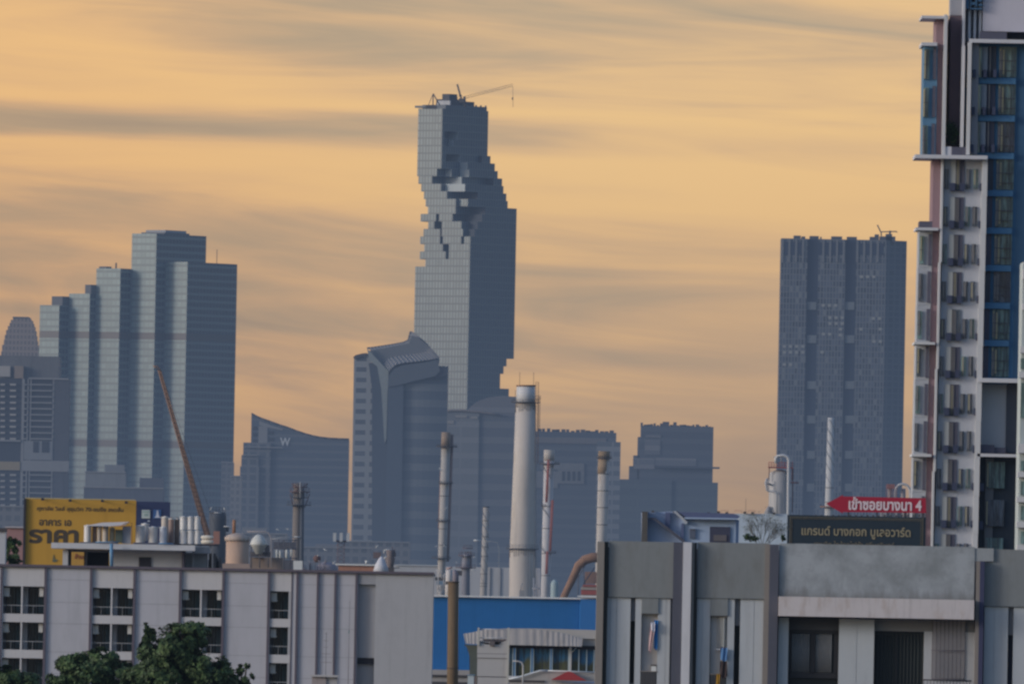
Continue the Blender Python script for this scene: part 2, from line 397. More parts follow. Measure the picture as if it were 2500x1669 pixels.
G.part('jib', mb, cm)
mb = MB(); mb.tube([p1, G.P(1252.5, 262)], .1, 4); mb.box(p1.x - .4, p1.x + .4, -.3, .3, G.P(1252, 244).z, G.P(1252, 238).z); G.part('hoist_cable', mb, cm)
mb = MB(); mb.tube([G.P(1136, 262), G.P(1134, 236)], .7, 5); G.part('mast', mb, cm)
G = Thing('derrick_crane', 'small tripod derrick on the skyscraper roof edge', 'crane', D + 6, 1058, 262)
mb = MB()
for q in ((1057, 262), (1074, 258), (1044, 262)): mb.tube([G.P(1057.5, 229), G.P(*q)], .32 if q[0] != 1044 else .18, 4)
G.part('frame', mb, cm)
mb = MB(); mb.box(*sorted((G.P(1039, 262).x, G.P(1066, 262).x)), -1, 2, G.P(1052, 266).z, G.P(1052, 257).z); G.part('base', mb, cm)

# ---- stepped green-grey tower on the left
D = 9600; PH = radians(35)
T = Thing('stepped_tower', 'broad office tower stepping up in five pale green glass strips', 'office tower', D, 460, 900, rot=-PH)
kk = 1.03 * T.k / T.c; ks = 1.03 * T.k / (-T.s)
bandz = lambda a, b: (T.lz(b), T.lz(a), (.10, .09, .09))
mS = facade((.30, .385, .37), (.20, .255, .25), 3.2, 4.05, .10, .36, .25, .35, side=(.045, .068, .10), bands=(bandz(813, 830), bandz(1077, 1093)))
# (light face left, right, next strip's left, top row) measured near row 900
seg = [(99, 146, 168, 744), (169, 219, 233, 716), (234, 292, 317, 655), (317, 376, 399, 570), (400, 452, 565, 639)]
x = 0; y = 0; rows = []
for i, (xa, xb, xc, yt) in enumerate(seg):
    w_ = (xb - xa) * kk; d_ = (xc - xb) * ks; rows.append((x, x + w_, y, yt, d_)); x += w_; y += d_
ox = -(rows[-1][1]); oy = -rows[-1][2]
# shift so that the fifth strip's near corner is the origin
T.o.location = W(453, 900, D)
def seat(X): return (W(X, 900, D).x - W(453, 900, D).x)
for i, (x0, x1, y0, yt, d_) in enumerate(rows):
    mb = MB(); zt = W(seg[i][1], yt, D).z - T.o.location.z
    dep = (115 * ks) if i >= 3 else (60 * ks)
    mb.box(x0 + ox, x1 + ox, y0 + oy, y0 + oy + dep, -T.o.location.z, zt)
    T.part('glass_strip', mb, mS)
mR = plain((.16, .16, .17), .8, .2, .1, key='roof1')
def lump(i, u0, u1, v0, v1, Yt, mt=mR, nm='roof_block'):
    x0, x1, y0, yt, d_ = rows[i]; dep = 115 * ks if i >= 3 else 60 * ks; z0 = W(seg[i][1], yt, D).z - T.o.location.z
    mb = MB().box(x0 + ox + (x1 - x0) * u0, x0 + ox + (x1 - x0) * u1, y0 + oy + dep * v0, y0 + oy + dep * v1, z0 + .01, W(seg[i][1], Yt, D).z - T.o.location.z)
    T.part(nm, mb, mt)
lump(3, .15, .95, .2, .62, 560, plain((.42, .42, .43), .8, .1, .1, key='crown'), 'crown')
lump(3, .05, 1., .16, .66, 566, mR); lump(0, .4, .95, .15, .8, 722); lump(1, .7, .98, .05, .6, 694); lump(2, .0, .3, .1, .3, 650)
mb = MB(); x0, x1, y0, yt, d_ = rows[2]; zt = W(292, 655, D).z - T.o.location.z
mb.tube([(x1 + ox - 7, y0 + oy + 5, zt), (x1 + ox - 7, y0 + oy + 5, zt + 3.4)], .5, 5)
x0, x1, y0, yt, d_ = rows[4]; zt = W(452, 639, D).z - T.o.location.z
mb.tube([(x1 + ox - 1, y0 + oy + 30, zt), (x1 + ox - 1, y0 + oy + 30, zt + 8)], .22, 4)
T.part('antenna', mb, cm)
# ---- the beige wedding-cake tower at the far left edge
T = Thing('tiered_tower', 'small beige tower with a stepped crown at the left end of the skyline', 'tower', 11500, 48, 860)
mb = MB(); mT = facade((.24, .20, .18), (.40, .32, .27), 2.6, 4., .45, .4, .2, .6)
for x0, x1, yt, dy in ((3, 95, 858, 0), (5, 93, 842, 1.5), (9, 89, 830, 2.4), (11, 87, 818, 3.2), (14, 85, 806, 4.5), (18, 82, 796, 6), (22, 79, 788, 8), (25, 76, 781, 10), (30, 71, 774.5, 12)):
    T.ground_box(mb, x0, x1, yt, 850, dy, 40)
T.part('body', mb, mT)
mb = MB(); T.box(mb, 31, 70, 773, 776, 11.5, 30); T.part('roof_edge', mb, plain((.2, .2, .2), .8))

# ---- condominium block in front of it
T = Thing('condominium_block', 'dark grey apartment block with rows of pale balconies at the picture left edge', 'apartment block', 7600, 80, 1100)
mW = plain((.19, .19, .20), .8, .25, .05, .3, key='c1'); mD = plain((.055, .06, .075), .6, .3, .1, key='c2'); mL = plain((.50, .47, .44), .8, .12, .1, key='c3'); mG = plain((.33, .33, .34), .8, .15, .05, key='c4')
mb = MB(); T.ground_box(mb, -60, 143, 868, 1000, 6, 30); T.part('rear_wall', mb, mW)
mb = MB(); T.ground_box(mb, -60, 76, 924, 1000, 1.2, 20); T.ground_box(mb, 76, 129, 924, 1000, 1.2, 20); T.part('body', mb, mD)
mb = MB(); T.ground_box(mb, 129, 168, 925, 1000, 0.8, 22); T.part('side_wing', mb, plain((.11, .115, .135), .7, .25, .06, .3, key='c5'))
mb = MB(); T.box(mb, -2, 25, 893, 919, 3, 4); T.part('stair_head', mb, mL)
mb = MB(); T.box(mb, 35, 57, 893, 923, 3, 4); T.part('water_tower', mb, plain((.34, .27, .22), .8, key='c6'))
mb = MB()
for xs in (53, 66, 73, 128): T.ground_box(mb, xs, xs + (6 if xs < 60 else 3), 924, 1000, .7, .6)
T.part('pier', mb, mG)
mb = MB(); T.box(mb, 70, 168, 922, 926, .2, 1.5); T.part('ledge', mb, mG); mb = MB(); T.box(mb, -20, 50, 1073, 1077, 0, 1.5); T.part('ledge', mb, mG); mb = MB(); T.box(mb, 52, 168, 1124, 1150, .3, 1); T.part('ledge', mb, mG)
mb = MB(); T.box(mb, -10, 49, 1126, 1147, .1, .9); T.part('tan_band', mb, plain((.42, .33, .20), .8, key='c7'))
mb = MB(); T.box(mb, 58, 128, 1076, 1122, .5, .7); T.part('wall_panel', mb, plain((.30, .31, .33), .8, key='c8'))
for xa, xb in ((81, 94), (102, 120)):
    mb = MB(); T.box(mb, xa, xb, 1077, 1104, .3, .15); T.part('window', mb, mD)
for i in range(24):
    y = 936 + 14.7 * i
    if 1070 < y < 1150: continue
    mb = MB(); T.box(mb, 24, 39, y, y + 4.5, .3, 1.2); T.part('balcony', mb, mL)
    mb = MB(); T.box(mb, 1, 12, y, y + 4.5, .3, 1.2); T.part('balcony', mb, mL)
    mb = MB(); T.box(mb, 72, 128, y + 1, y + 4.2, .3, 1.2); T.part('balcony', mb, mG)
    mb = MB(); T.box(mb, 55, 66, y + 1, y + 4.2, .3, 1.2); T.part('balcony', mb, mG)

# ---- curved-roof hotel with a letter sign
T = Thing('curved_roof_hotel', 'dark blue hotel whose roofline sweeps down from a sharp peak, W on its top', 'hotel', 8800, 740, 1200)
curve = [(614, 1010), (624, 1016), (636, 1021.5), (660, 1030), (682, 1038), (703, 1044.5), (722, 1052), (744, 1059.5), (762, 1064.5), (779, 1068), (800, 1070.5), (825, 1072), (852, 1073)]
mB = facade((.115, .14, .185), (.165, .185, .22), 60, 4.1, .01, .35, .1, .4)
P = [T.P(*q) for q in curve]; pts = [(p.x, p.z) for p in P]; xr = T.P(851, 1120).x; xl = T.P(613, 1080).x
mb = MB(); mb.prism([(pts[0][0], T.zg), (pts[-1][0], T.zg)] + pts[::-1], 0, 26); T.part('body', mb, mB)
mb = MB()
for a, b in zip(P, P[1:]): mb.tube([a + Vector((0, -.4, .3)), b + Vector((0, -.4, .3))], .45, 5)
T.part('roof_edge', mb, plain((.09, .07, .07), .7))
mb = MB(); T.ground_box(mb, 593, 660, 1080, 1140, -1.5, 24); T.ground_box(mb, 589, 630, 1111, 1140, -2.5, 24); T.ground_box(mb, 586, 632, 1138, 1150, -3.2, 24)
T.part('side_wing', mb, facade((.12, .135, .165), (.21, .215, .235), 5., 4.1, .3, .3, .2, .5))
mb = MB(); T.box(mb, 596, 690, 1090, 1092.5, -3., 1); T.part('ledge', mb, mG); mb = MB(); T.box(mb, 592, 628, 1109, 1111.5, -4, 1); T.part('ledge', mb, mG)
for i in range(3):
    y = 1040 + 16 * i
    mb = MB(); T.box(mb, 617, 629, y, y + 9, -.2, .3); T.part('window', mb, mD)
    if i: mb = MB(); T.box(mb, 655, 669, y - 4, y + 5, -.2, .3); T.part('window', mb, mD)
mb = MB(); T.box(mb, 631, 653, 1040, 1080, -.35, .4); mb.prism([(T.P(*q).x, T.P(*q).z) for q in ((633, 1027), (660, 1037), (690, 1047), (690, 1050), (655, 1043), (633, 1037))], -.4, -.1)
T.part('pale_panel', mb, plain((.33, .33, .34), .8, .15, .1, key='w1'))
T.text('letter_sign', 'W', 696, 1078, 20, plain((.75, .78, .80), .6, key='w2'), -.6, .03, 25)

# ---- low far buildings between the towers
def farblock(label, D, boxes, m_, nm='far_building', cat='building', lit=None):
    T = Thing(nm, label, cat, D, (boxes[0][0] + boxes[0][1]) / 2, boxes[0][2], group='low buildings far below the towers')
    for j, (x0, x1, yt, dy, dp) in enumerate(boxes):
        mb = MB(); T.ground_box(mb, x0, x1, yt, yt + 40, dy, dp); T.part('wall' if j == 0 else 'annex', mb, m_)
    mb = MB(); T.box(mb, boxes[0][0] - 1, boxes[0][1] + 1, boxes[0][2] - 1.6, boxes[0][2] + 1.4, boxes[0][3] - .4, 3); T.part('parapet', mb, mG)
    return T
fA = facade((.13, .14, .16), (.22, .22, .235), 3.2, 3.6, .35, .4, .3, .5)
fB = facade((.16, .17, .19), (.26, .26, .27), 6, 3.6, .4, .5, .3, .5)
farblock('slim dark block against the right foot of the stepped tower', 9400, [(540, 569, 1128, 0, 30)], fA)
farblock('small beige block left of the curved-roof hotel', 8200, [(562, 590, 1162, 0, 20)], facade((.19, .19, .2), (.30, .29, .29), 2.6, 3.4, .4, .4, .2, .6))
farblock('pale low block with dark roof box below the stepped tower', 6900, [(208, 306, 1152, 0, 20), (255, 303, 1134, 4, 10)], plain((.27, .28, .30), .8, .2, .05, .2, key='f1'))
farblock('wide dark podium under the pale low block', 6600, [(204, 398, 1190, 0, 20), (340, 398, 1166, 5, 10)], plain((.13, .145, .185), .8, .25, .05, .2, key='f2'))
farblock('hazy low block behind the refinery left of the orange roof', 6200, [(730, 905, 1336, 0, 20), (770, 840, 1328, 3, 10)], fA)
farblock('hazy flat block filling the gap below the curved-roof hotel', 6300, [(840, 1000, 1322, 0, 20)], fA)
farblock('hazy block left of the yellow billboard', 6000, [(-60, 170, 1236, 0, 20)], fA)
farblock('hazy blocks behind the dark round vessel', 6100, [(400, 700, 1300, 0, 20), (590, 650, 1288, 3, 10)], fB)

# ---- tower with a draped, curling roof
D = 7900
T = Thing('draped_roof_tower', 'glass tower wearing a ribbed roof that curls over its top like cloth', 'office tower', D, 980, 1000)
def XZ(q, dy=0): p = T.P(q[0], q[1], dy); return (p.x, p.z)
gz = T.zg
def down(X, Yr): return (T.P(X, Yr).x, gz)
mP = facade((.13, .145, .175), (.345, .36, .375), 7.0, 5.0, .30, .56, .25, .5)
mb = MB(); mb.prism([down(862, 1150), down(940, 1150), XZ((912, 900)), XZ((899, 862)), XZ((884, 864)), XZ((864, 870))], 4, 40)
T.part('slab', mb, mP)
mb = MB(); mb.prism([XZ((862, 871)), XZ((868, 866)), XZ((884, 862)), XZ((896, 861)), XZ((899, 866)), XZ((886, 868)), XZ((866, 876))], 3, 42); T.part('slab_rim', mb, plain((.10, .08, .08), .7))
mb = MB(); mb.prism([down(918, 1150), down(975, 1150), XZ((965, 1000)), XZ((946, 905)), XZ((918, 884)), XZ((900, 886)), XZ((908, 950))], 2, 38)
T.part('dark_fin', mb, plain((.085, .105, .14), .5, .15, .03, key='d1'))
mb = MB(); mb.prism([XZ((896, 850)), XZ((949, 906)), XZ((946, 960)), XZ((943, 1070)), XZ((939, 1082)), XZ((931, 950)), XZ((921, 894)), XZ((902, 880))], .8, 2.4)
T.part('light_wedge', mb, plain((.34, .375, .37), .4, .12, .05, key='d2'))
mMain = facade((.125, .15, .19), (.205, .225, .25), 90, 7.6, .01, .45, .12, .45)
mb = MB()
# main body: slightly bowed in plan
xa, xb = T.P(944, 1150).x, T.P(1089, 1150).x; n = 10
arc = [(xa + (xb - xa) * i / n, 3.5 - 2.3 * sin(pi * i / n)) for i in range(n + 1)]
tops = [T.P(944 + (1089 - 944) * i / n, 950 - (950 - 892) * i / n).z for i in range(n + 1)]
mb.plan(arc + [(xb, 34), (xa, 34)], gz, 0, zt=tops + [tops[-1], tops[0]])
T.part('body', mb, mMain)
mb = MB(); mb.prism([down(944, 1150), down(984, 1150), XZ((985, 935)), XZ((948, 915))], -.5, 3.2)
T.part('dark_corner', mb, plain((.10, .125, .165), .45, .12, .04, key='d3'))
mb = MB(); mb.prism([XZ(q) for q in ((948, 932), (952, 912), (962, 899), (984, 891), (1040, 884), (1068, 878), (1074, 906), (1062, 918), (1010, 930), (972, 940), (948, 944))], -1.2, 3.2)
T.part('under_roof_band', mb, plain((.125, .145, .175), .5, .12, .05, key='d4'))
mb = MB(); mb.prism([XZ(q) for q in ((1062, 918), (1072, 893), (1086, 893), (1090, 906), (1090, 915), (1062, 925))], 0, 10); T.part('corner_cap', mb, plain((.08, .09, .12), .6))
# the ribbed cloth roof: a ruled surface between the back edge and the front fold
back = [(896, 850), (915, 848), (935, 845), (955, 842), (972, 839), (986, 836), (997, 830), (1003, 809)]
frontq = [(949, 908), (955, 900), (967, 890), (985, 886), (1004, 884), (1022, 882), (1038, 880), (1052, 878), (1065, 875), (1074, 874)]
mb = MB(); N = 51
def along(L, f):
    f *= len(L) - 1; i = min(int(f), len(L) - 2); g_ = f - i
    return (L[i][0] + (L[i + 1][0] - L[i][0]) * g_, L[i][1] + (L[i + 1][1] - L[i][1]) * g_)
vs = []; ff = []
for j in range(N + 1):
    a = along(back, j / N); b = along(frontq, j / N); rib = .55 if j % 3 == 0 else 0
    for i in range(7):
        f = i / 6; X_ = a[0] + (b[0] - a[0]) * f; Y_ = a[1] + (b[1] - a[1]) * f ** 1.25
        p = T.P(X_, Y_, 14 - 15.4 * f); vs.append((p.x, 14 - 15.4 * f - rib, p.z + rib * .6))
mb.add(vs, [])
for j in range(N):
    for i in range(6): mb.f.append((j * 7 + i, j * 7 + i + 1, (j + 1) * 7 + i + 1, (j + 1) * 7 + i)); mb.mi.append(1 if j % 3 == 0 else 0); mb.sm.append(False)

T.part('roof', mb, [plain((.21, .215, .235), .6, .1, .1, key='rf1'), plain((.44, .45, .46), .6, .1, .1, key='rf2')])
mb = MB(); mb.prism([XZ(q) for q in ((900, 856), (960, 845), (998, 838), (1005, 818), (1018, 822), (1045, 843), (1072, 876), (1070, 892), (1000, 896), (949, 920), (938, 912), (915, 878))], 3.4, 24); T.part('roof_core', mb, plain((.20, .21, .23), .6, .1, .1, key='rf3'))
mb = MB()
e = [T.P(q[0], q[1], 14) for q in back]
mb.tube([p + Vector((0, 0, 0)) for p in e], .5, 5); T.part('roof_edge', mb, plain((.12, .11, .12), .7))

# ---- dome-shouldered tower behind it
T = Thing('round_shouldered_tower', 'grey tower with an arched shoulder between the draped tower and the white stack', 'office tower', 8500, 1170, 1100)
mb = MB(); arcp = [(1137, 1008), (1141, 1001), (1150, 991), (1160, 982.5), (1175, 975), (1191, 970), (1210, 967), (1230, 966), (1262, 968)]
mb.prism([down(1128, 1150), (T.P(1262, 1150).x, gz)] + [XZ2 for XZ2 in [(T.P(*q).x, T.P(*q).z) for q in arcp][::-1]], 4, 40)
mM1 = facade((.18, .18, .20), (.235, .235, .255), 80, 8, .01, .3, .1, .6)
T.part('rear_arch', mb, mM1)
mb = MB(); q2 = [(1086, 1003), (1100, 1002), (1130, 1002), (1170, 1005), (1200, 1009), (1224, 1013)]
mb.prism([(T.P(1084, 1150).x, gz), (T.P(1172, 1150).x, gz)] + [(T.P(*q).x, T.P(*q).z) for q in q2[:4][::-1]], 0, 30)
T.part('body', mb, facade((.215, .225, .24), (.27, .275, .29), 70, 8, .01, .35, .12, .6))
mb = MB(); mb.prism([(T.P(1172, 1150).x, gz), (T.P(1262, 1150).x, gz), (T.P(1262, 1016).x, T.P(1262, 1016).z)] + [(T.P(*q).x, T.P(*q).z) for q in q2[3:][::-1]], 1, 30)
T.part('dark_side', mb, facade((.13, .145, .18), (.19, .20, .225), 70, 8, .01, .4, .15, .6))
mb = MB()
for x0, x1, y0, y1 in ((1090, 1108, 1026, 1034), (1112, 1140, 1013, 1019), (1150, 1166, 1016, 1022)): T.box(mb, x0, x1, y0, y1, -.4, .3)
T.part('pale_panel', mb, plain((.36, .34, .32), .8, key='e1'))
P2 = [T.P(q[0], q[1], -.4) for q in q2]; mb = MB().tube(P2, .6, 5); T.part('parapet', mb, plain((.25, .21, .19), .8, key='e2'))

# ---- the ragged pair right of the white stack
def ragged(T, mb, X0, X1, Y0, Y1, n, amp, dy, seed):
    r = random.Random(seed)
    for i in range(n):
        xa = X0 + (X1 - X0) * i / n; xb = X0 + (X1 - X0) * (i + r.uniform(.6, 1.1)) / n; yt = Y0 + (Y1 - Y0) * i / n
        T.box(mb, xa, xb, yt - r.uniform(.3, 1) * amp, yt + 3, dy + r.uniform(0, 6), 4)
T = Thing('twin_block_hotel', 'broad dark hotel with white window bay just right of the white stack', 'hotel', 8600, 1400, 1100)
mH = facade((.11, .13, .17), (.14, .16, .195), 60, 5, .01, .4, .12, .5)
mb = MB(); T.ground_box(mb, 1296, 1503, 1054, 1150, 0, 30); T.part('body', mb, mH)
mb = MB(); ragged(T, mb, 1300, 1500, 1050, 1056, 17, 6, 1, 3); T.part('roof_plant', mb, plain((.11, .10, .12), .8))
mb = MB(); T.ground_box(mb, 1456, 1514, 1078, 1150, -1.5, 26); T.part('side_wing', mb, facade((.16, .18, .21), (.31, .32, .34), 40, 5.0, .02, .5, .2, .5))
mb = MB(); T.box(mb, 1300, 1480, 1068, 1082, -.5, .4); T.part('pale_band', mb, plain((.22, .21, .22), .8, .2, .05, key='h2'))
mb = MB(); T.box(mb, 1320, 1426, 1130, 1146, -.6, .6); T.box(mb, 1362, 1426, 1146, 1180, -.6, .6); T.box(mb, 1300, 1362, 1150, 1190, -.5, .4); T.part('white_bay', mb, plain((.24, .245, .26), .8, .2, .05, key='h3'))
for i in range(4):
    mb = MB(); T.box(mb, 1372 + 12.6 * i, 1379 + 12.6 * i, 1150, 1173, -.75, .3); T.part('window', mb, mD)
T = Thing('rough_top_hotel', 'dark hotel block with a jagged roofline and a ledge sticking out at its right side', 'hotel', 8700, 1650, 1100)
mb = MB(); T.ground_box(mb, 1563, 1740, 1040, 1150, 0, 30); T.ground_box(mb, 1556, 1566, 1066, 1150, 2, 26); T.ground_box(mb, 1546, 1560, 1111, 1150, 2, 26); T.ground_box(mb, 1536, 1552, 1137, 1160, 3, 26)
T.part('body', mb, facade((.10, .115, .15), (.125, .14, .175), 60, 6, .01, .4, .12, .5))
mb = MB(); ragged(T, mb, 1564, 1738, 1038, 1043, 22, 7, 1, 8); T.box(mb, 1618, 1634, 1029, 1042, 2, 5); T.box(mb, 1644, 1652, 1030, 1042, 2, 5); T.part('roof_plant', mb, plain((.11, .10, .12), .8))
mb = MB(); T.box(mb, 1576, 1614, 1060, 1067, -.4, .3); T.box(mb, 1574, 1612, 1074, 1110, -.4, .3); T.box(mb, 1548, 1598, 1118, 1144, -.4, .3); T.box(mb, 1600, 1700, 1118, 1136, -.35, .3)
T.part('pale_panel', mb, facade((.17, .18, .21), (.25, .25, .27), 60, 5, .01, .5, .1, .6))
mb = MB(); T.box(mb, 1600, 1757, 1138, 1142, -3, 12); T.part('ledge', mb, plain((.09, .10, .13), .7, key='h5'))
mb = MB(); T.ground_box(mb, 1600, 1752, 1176, 1220, -2, 30); T.ground_box(mb, 1500, 1640, 1170, 1200, -3, 24); T.part('podium', mb, facade((.10, .125, .155), (.12, .15, .175), 60, 6, .01, .4, .15, .6))

# ---- fluted dark tower on the right
D = 8900
T = Thing('fluted_tower', 'broad dark slab tower with vertical recesses and scattered pale reflecting panes', 'hotel tower', D, 2055, 800)
k2 = T.k
mF = facade((.085, .10, .135), (.19, .20, .22), 7.5 * k2, 14.3 * k2, .38, .16, 1.1, .45, light=.10, lightcol=(.22, .235, .25))
mRc = plain((.045, .06, .10), .5, .2, .03, key='rec'); mBl = plain((.21, .235, .26), .6, .2, .05, key='blk')
segs = [(1903.5, 1968, 0), (1968, 1995, 1.6), (1995, 2061, 0), (2061, 2088, 1.6), (2088, 2160, 0)]
# fluted crown is built from fins; panels stand a little proud of the two dark recesses
for x0, x1, dy in segs:
    mb = MB(); T.ground_box(mb, x0, x1, 582 + (x0 - 1903) * .02, 800, dy, 30 - dy); T.part('recess' if dy else 'wall_panel', mb, mRc if dy else mF)
mb = MB(); xq = T.P(2160, 800).x; xw = T.P(2211, 800).x
mb.plan([(xq, .02), (xw, 9.5), (xw, 30), (xq, 30)], T.zg, T.P(2185, 587).z); T.part('side_wall', mb, facade((.09, .105, .14), (.15, .16, .185), 15 * k2, 14.3 * k2, .3, .25, .35, .45))
for xr_ in (1970, 2063):
    for i, y in enumerate((737, 818, 930, 1014, 1100, 1180)):
        mb = MB(); T.box(mb, xr_, xr_ + 23, y, y + 19, .8, .8); T.part('sky_terrace', mb, mBl)
mb = MB()
for i in range(15):
    X_ = 1908 + i * 16.6
    if 1966 < X_ < 1992 or 2060 < X_ < 2086: continue
    mb = MB(); T.box(mb, X_, X_ + 5, 584 + i * .3, 640, -.5, .6); T.part('crown_fin', mb, plain((.23, .235, .25), .7, key='fin'))
mb = MB()
for i in range(15):
    X_ = 1913 + i * 16.6
    if 1950 < X_ < 1992 or 2052 < X_ < 2086: continue
    mb = MB(); T.box(mb, X_, X_ + 11, 590 + i * .3, 622, -.25, .3); T.part('crown_opening', mb, mRc)
mb = MB()
for x0, x1, y in ((1938, 1955, 575), (1957, 1966, 577), (1977, 1999, 576), (2003, 2006, 578), (2030, 2056, 577), (2068, 2092, 578), (2124, 2136, 578), (2136, 2146, 572), (2148, 2186, 577), (2163, 2178, 571)):
    mb = MB(); T.box(mb, x0, x1, y, 592, 2, 12); T.part('roof_plant', mb, plain((.10, .105, .13), .8))
mb = MB()
r = random.Random(4)
for (x0, y0, n_, m_) in ((2099, 672, 3, 1), (2128, 774, 2, 1), (2098, 800, 1, 1), (2145, 800, 1, 1), (2006, 742, 3, 1), (2022, 772, 3, 2), (2006, 812, 2, 1), (2048, 800, 1, 2), (1911, 842, 4, 2), (1911, 886, 2, 1), (2003, 856, 1, 1), (2130, 830, 2, 1)):
    for i in range(n_):
        for j in range(m_): mb = MB(); T.box(mb, x0 + i * 15, x0 + i * 15 + 8, y0 + j * 14.3, y0 + j * 14.3 + 6.5, -.12, .3); T.part('reflection_pane', mb, plain((.40, .40, .38), .5, .1, .2, key='lp'))  # pale plates stand in for bright reflections in the windows
G = Thing('tower_crane', 'small crane on the roof of the fluted tower', 'crane', D + 8, 2160, 575)
mb = MB(); mb.tube([G.P(2142, 549), G.P(2150, 566)], .35, 4); mb.tube([G.P(2150, 566), G.P(2189, 565)], .3, 4); mb.tube([G.P(2189, 565), G.P(2190, 568)], .25, 4); G.part('jib', mb, cm)
mb = MB(); mb.tube([G.P(2173, 578), G.P(2173, 563)], .6, 5); mb.tube([G.P(2152, 576), G.P(2151, 566)], .4, 5); G.part('mast', mb, cm)
# ================================================================ refinery and industrial middle ground
mWh = plain((.44, .41, .38), .7, .10, .12, .22, stain=(.36, .30, .25), key='wh'); mSteel = plain((.36, .37, .38), .5, .15, .5, .2, key='st')
mRust = plain((.30, .155, .085), .8, .25, .5, .2, key='ru'); mOr = plain((.26, .155, .105), .7, .2, .5, .1, key='or'); mRed = plain((.36, .085, .065), .7, .2, .6, .1, key='re')
mDk = plain((.07, .065, .07), .7, .25, .6, key='dk'); mDkB = plain((.06, .07, .09), .6, .25, .3, .2, key='dkb'); mBeige = plain((.44, .31, .235), .8, .12, .2, .25, key='be')
mPale = plain((.66, .67, .66), .6, .08, .5, key='pa')
def pline(T, mb, pts, rpx, n=8, mi=0, dy=0.):
    mb.tube([T.P(q[0], q[1], dy) for q in pts], [r * T.k for r in rpx] if isinstance(rpx, (list, tuple)) else rpx * T.k, n, mi); return mb
def platform(T, X, Y, w, r_in, dy=0., h=6, name='platform', m_=None):
    """round walkway with a railing"""
    mb = MB(); c = T.P(X, Y, dy); R = w * T.k; th = .9 * T.k * 1.2
    mb.lathe(c.x, dy, [(r_in * T.k, c.z - th), (R, c.z - th), (R, c.z + th), (r_in * T.k, c.z + th)], 18)
    n = 14; hz_ = h * T.k
    for i in range(n):
        a = 2 * pi * i / n; x_, y_ = c.x + R * .96 * cos(a), dy + R * .96 * sin(a)
        mb.tube([(x_, y_, c.z), (x_, y_, c.z + hz_)], .28 * T.k, 4)
    for f in (.55, 1.):
        mb.tube([(c.x + R * .96 * cos(2 * pi * i / 18), dy + R * .96 * sin(2 * pi * i / 18), c.z + hz_ * f) for i in range(19)], .25 * T.k, 4, cap=False)
    return T.part(name, mb, m_ or mDk)
def ladder(T, X0, Y0, X1, Y1, w, step_, dy, name='ladder', m_=None, hoop=0):
    mb = MB(); a = T.P(X0, Y0, dy); b = T.P(X1, Y1, dy); hw = w / 2 * T.k
    for sgn in (-1, 1): mb.tube([a + Vector((sgn * hw, 0, 0)), b + Vector((sgn * hw, 0, 0))], .55 * T.k, 4)
    n = max(2, int(abs(Y1 - Y0) / step_))
    for i in range(n + 1):
        p = a.lerp(b, i / n); mb.tube([p - Vector((hw, 0, 0)), p + Vector((hw, 0, 0))], .45 * T.k, 4)
        if hoop and i % 2 == 0: mb.tube([p + Vector((hw * cos(t_), -hw * 2 * sin(t_), 0)) for t_ in [pi * j / 6 for j in range(7)]], .3 * T.k, 4)
    return T.part(name, mb, m_ or mDk)
def spiral(T, X0, Y0, X1, Y1, r, pitch, th, turns_off=0., n=3):
    """helical strakes round a stack"""
    mb = MB(); a, b = T.P(X0, Y0), T.P(X1, Y1); L = abs(Y1 - Y0); N = int(L / pitch * 14)
    for h in range(n):
        pts = []
        for i in range(N + 1):
            f = i / N; p = a.lerp(b, f); an = 2 * pi * (f * L / pitch / n + h / n + turns_off)
            pts.append((p.x + r * T.k * cos(an), p.y + r * T.k * sin(an), p.z))
        mb.tube(pts, th * T.k, 4)
    return mb
def rings(T, X0, Y0, X1, Y1, ys, r, th, m_, name='seam_ring'):
    a, b = T.P(X0, Y0), T.P(X1, Y1)
    for y in ys:
        p = a.lerp(b, (y - Y0) / (Y1 - Y0)); mb = MB(); rr = (r(y) if callable(r) else r) * T.k
        mb.lathe(p.x, p.y, [(rr * .9, p.z - th * T.k), (rr, p.z - th * T.k), (rr, p.z + th * T.k), (rr * .9, p.z + th * T.k)], 18)
        T.part(name, mb, m_)
STK = 'slender refinery stacks'
# -- big white chimney
T = Thing('chimney', 'tall white tapering concrete chimney with a capped top, the thickest of the stacks', 'chimney', 4300, 1275, 1455)
mConc = plain((.60, .54, .485), .75, .08, .1, .20, stain=(.50, .42, .33), key='conc')
mb = MB(); pline(T, mb, [(1274.5, 1700), (1275, 1455), (1275.5, 1342), (1280.5, 1150), (1283.5, 984)], [37, 32.2, 31.2, 27.8, 24.5], 28); T.part('shaft', mb, mConc)
mb = MB(); pline(T, mb, [(1283.2, 986), (1284, 941)], [23.3, 22.6], 28); T.part('cap', mb, plain((.66, .65, .65), .7, .08, .1, .2, key='cap'))
mb = MB(); pline(T, mb, [(1284, 943), (1284, 939.5)], [24, 24], 28); T.part('top_rim', mb, mRust)
platform(T, 1283.5, 982, 36, 22, h=7, m_=mDk); platform(T, 1275.5, 1339, 40, 30, h=10)
mb = MB(); r = random.Random(2)
for i in range(16):
    a = pi + pi * (i + .5) / 16; c = T.P(1283.3, 988); L = r.uniform(6, 20)
    x_, y_ = c.x + 25 * T.k * cos(a), 25.2 * T.k * sin(a); mb.tube([(x_, y_, c.z), (x_, y_ - .05, c.z - L * T.k)], .5 * T.k, 4)
    c = T.P(1275.5, 1341); x_, y_ = c.x + 31.8 * T.k * cos(a), 31.8 * T.k * sin(a); mb.tube([(x_, y_, c.z), (x_ * 1., y_ - .05, c.z - L * T.k)], .5 * T.k, 4)
T.part('bracket_frame', mb, plain((.2, .16, .13), .8, key='brk'))
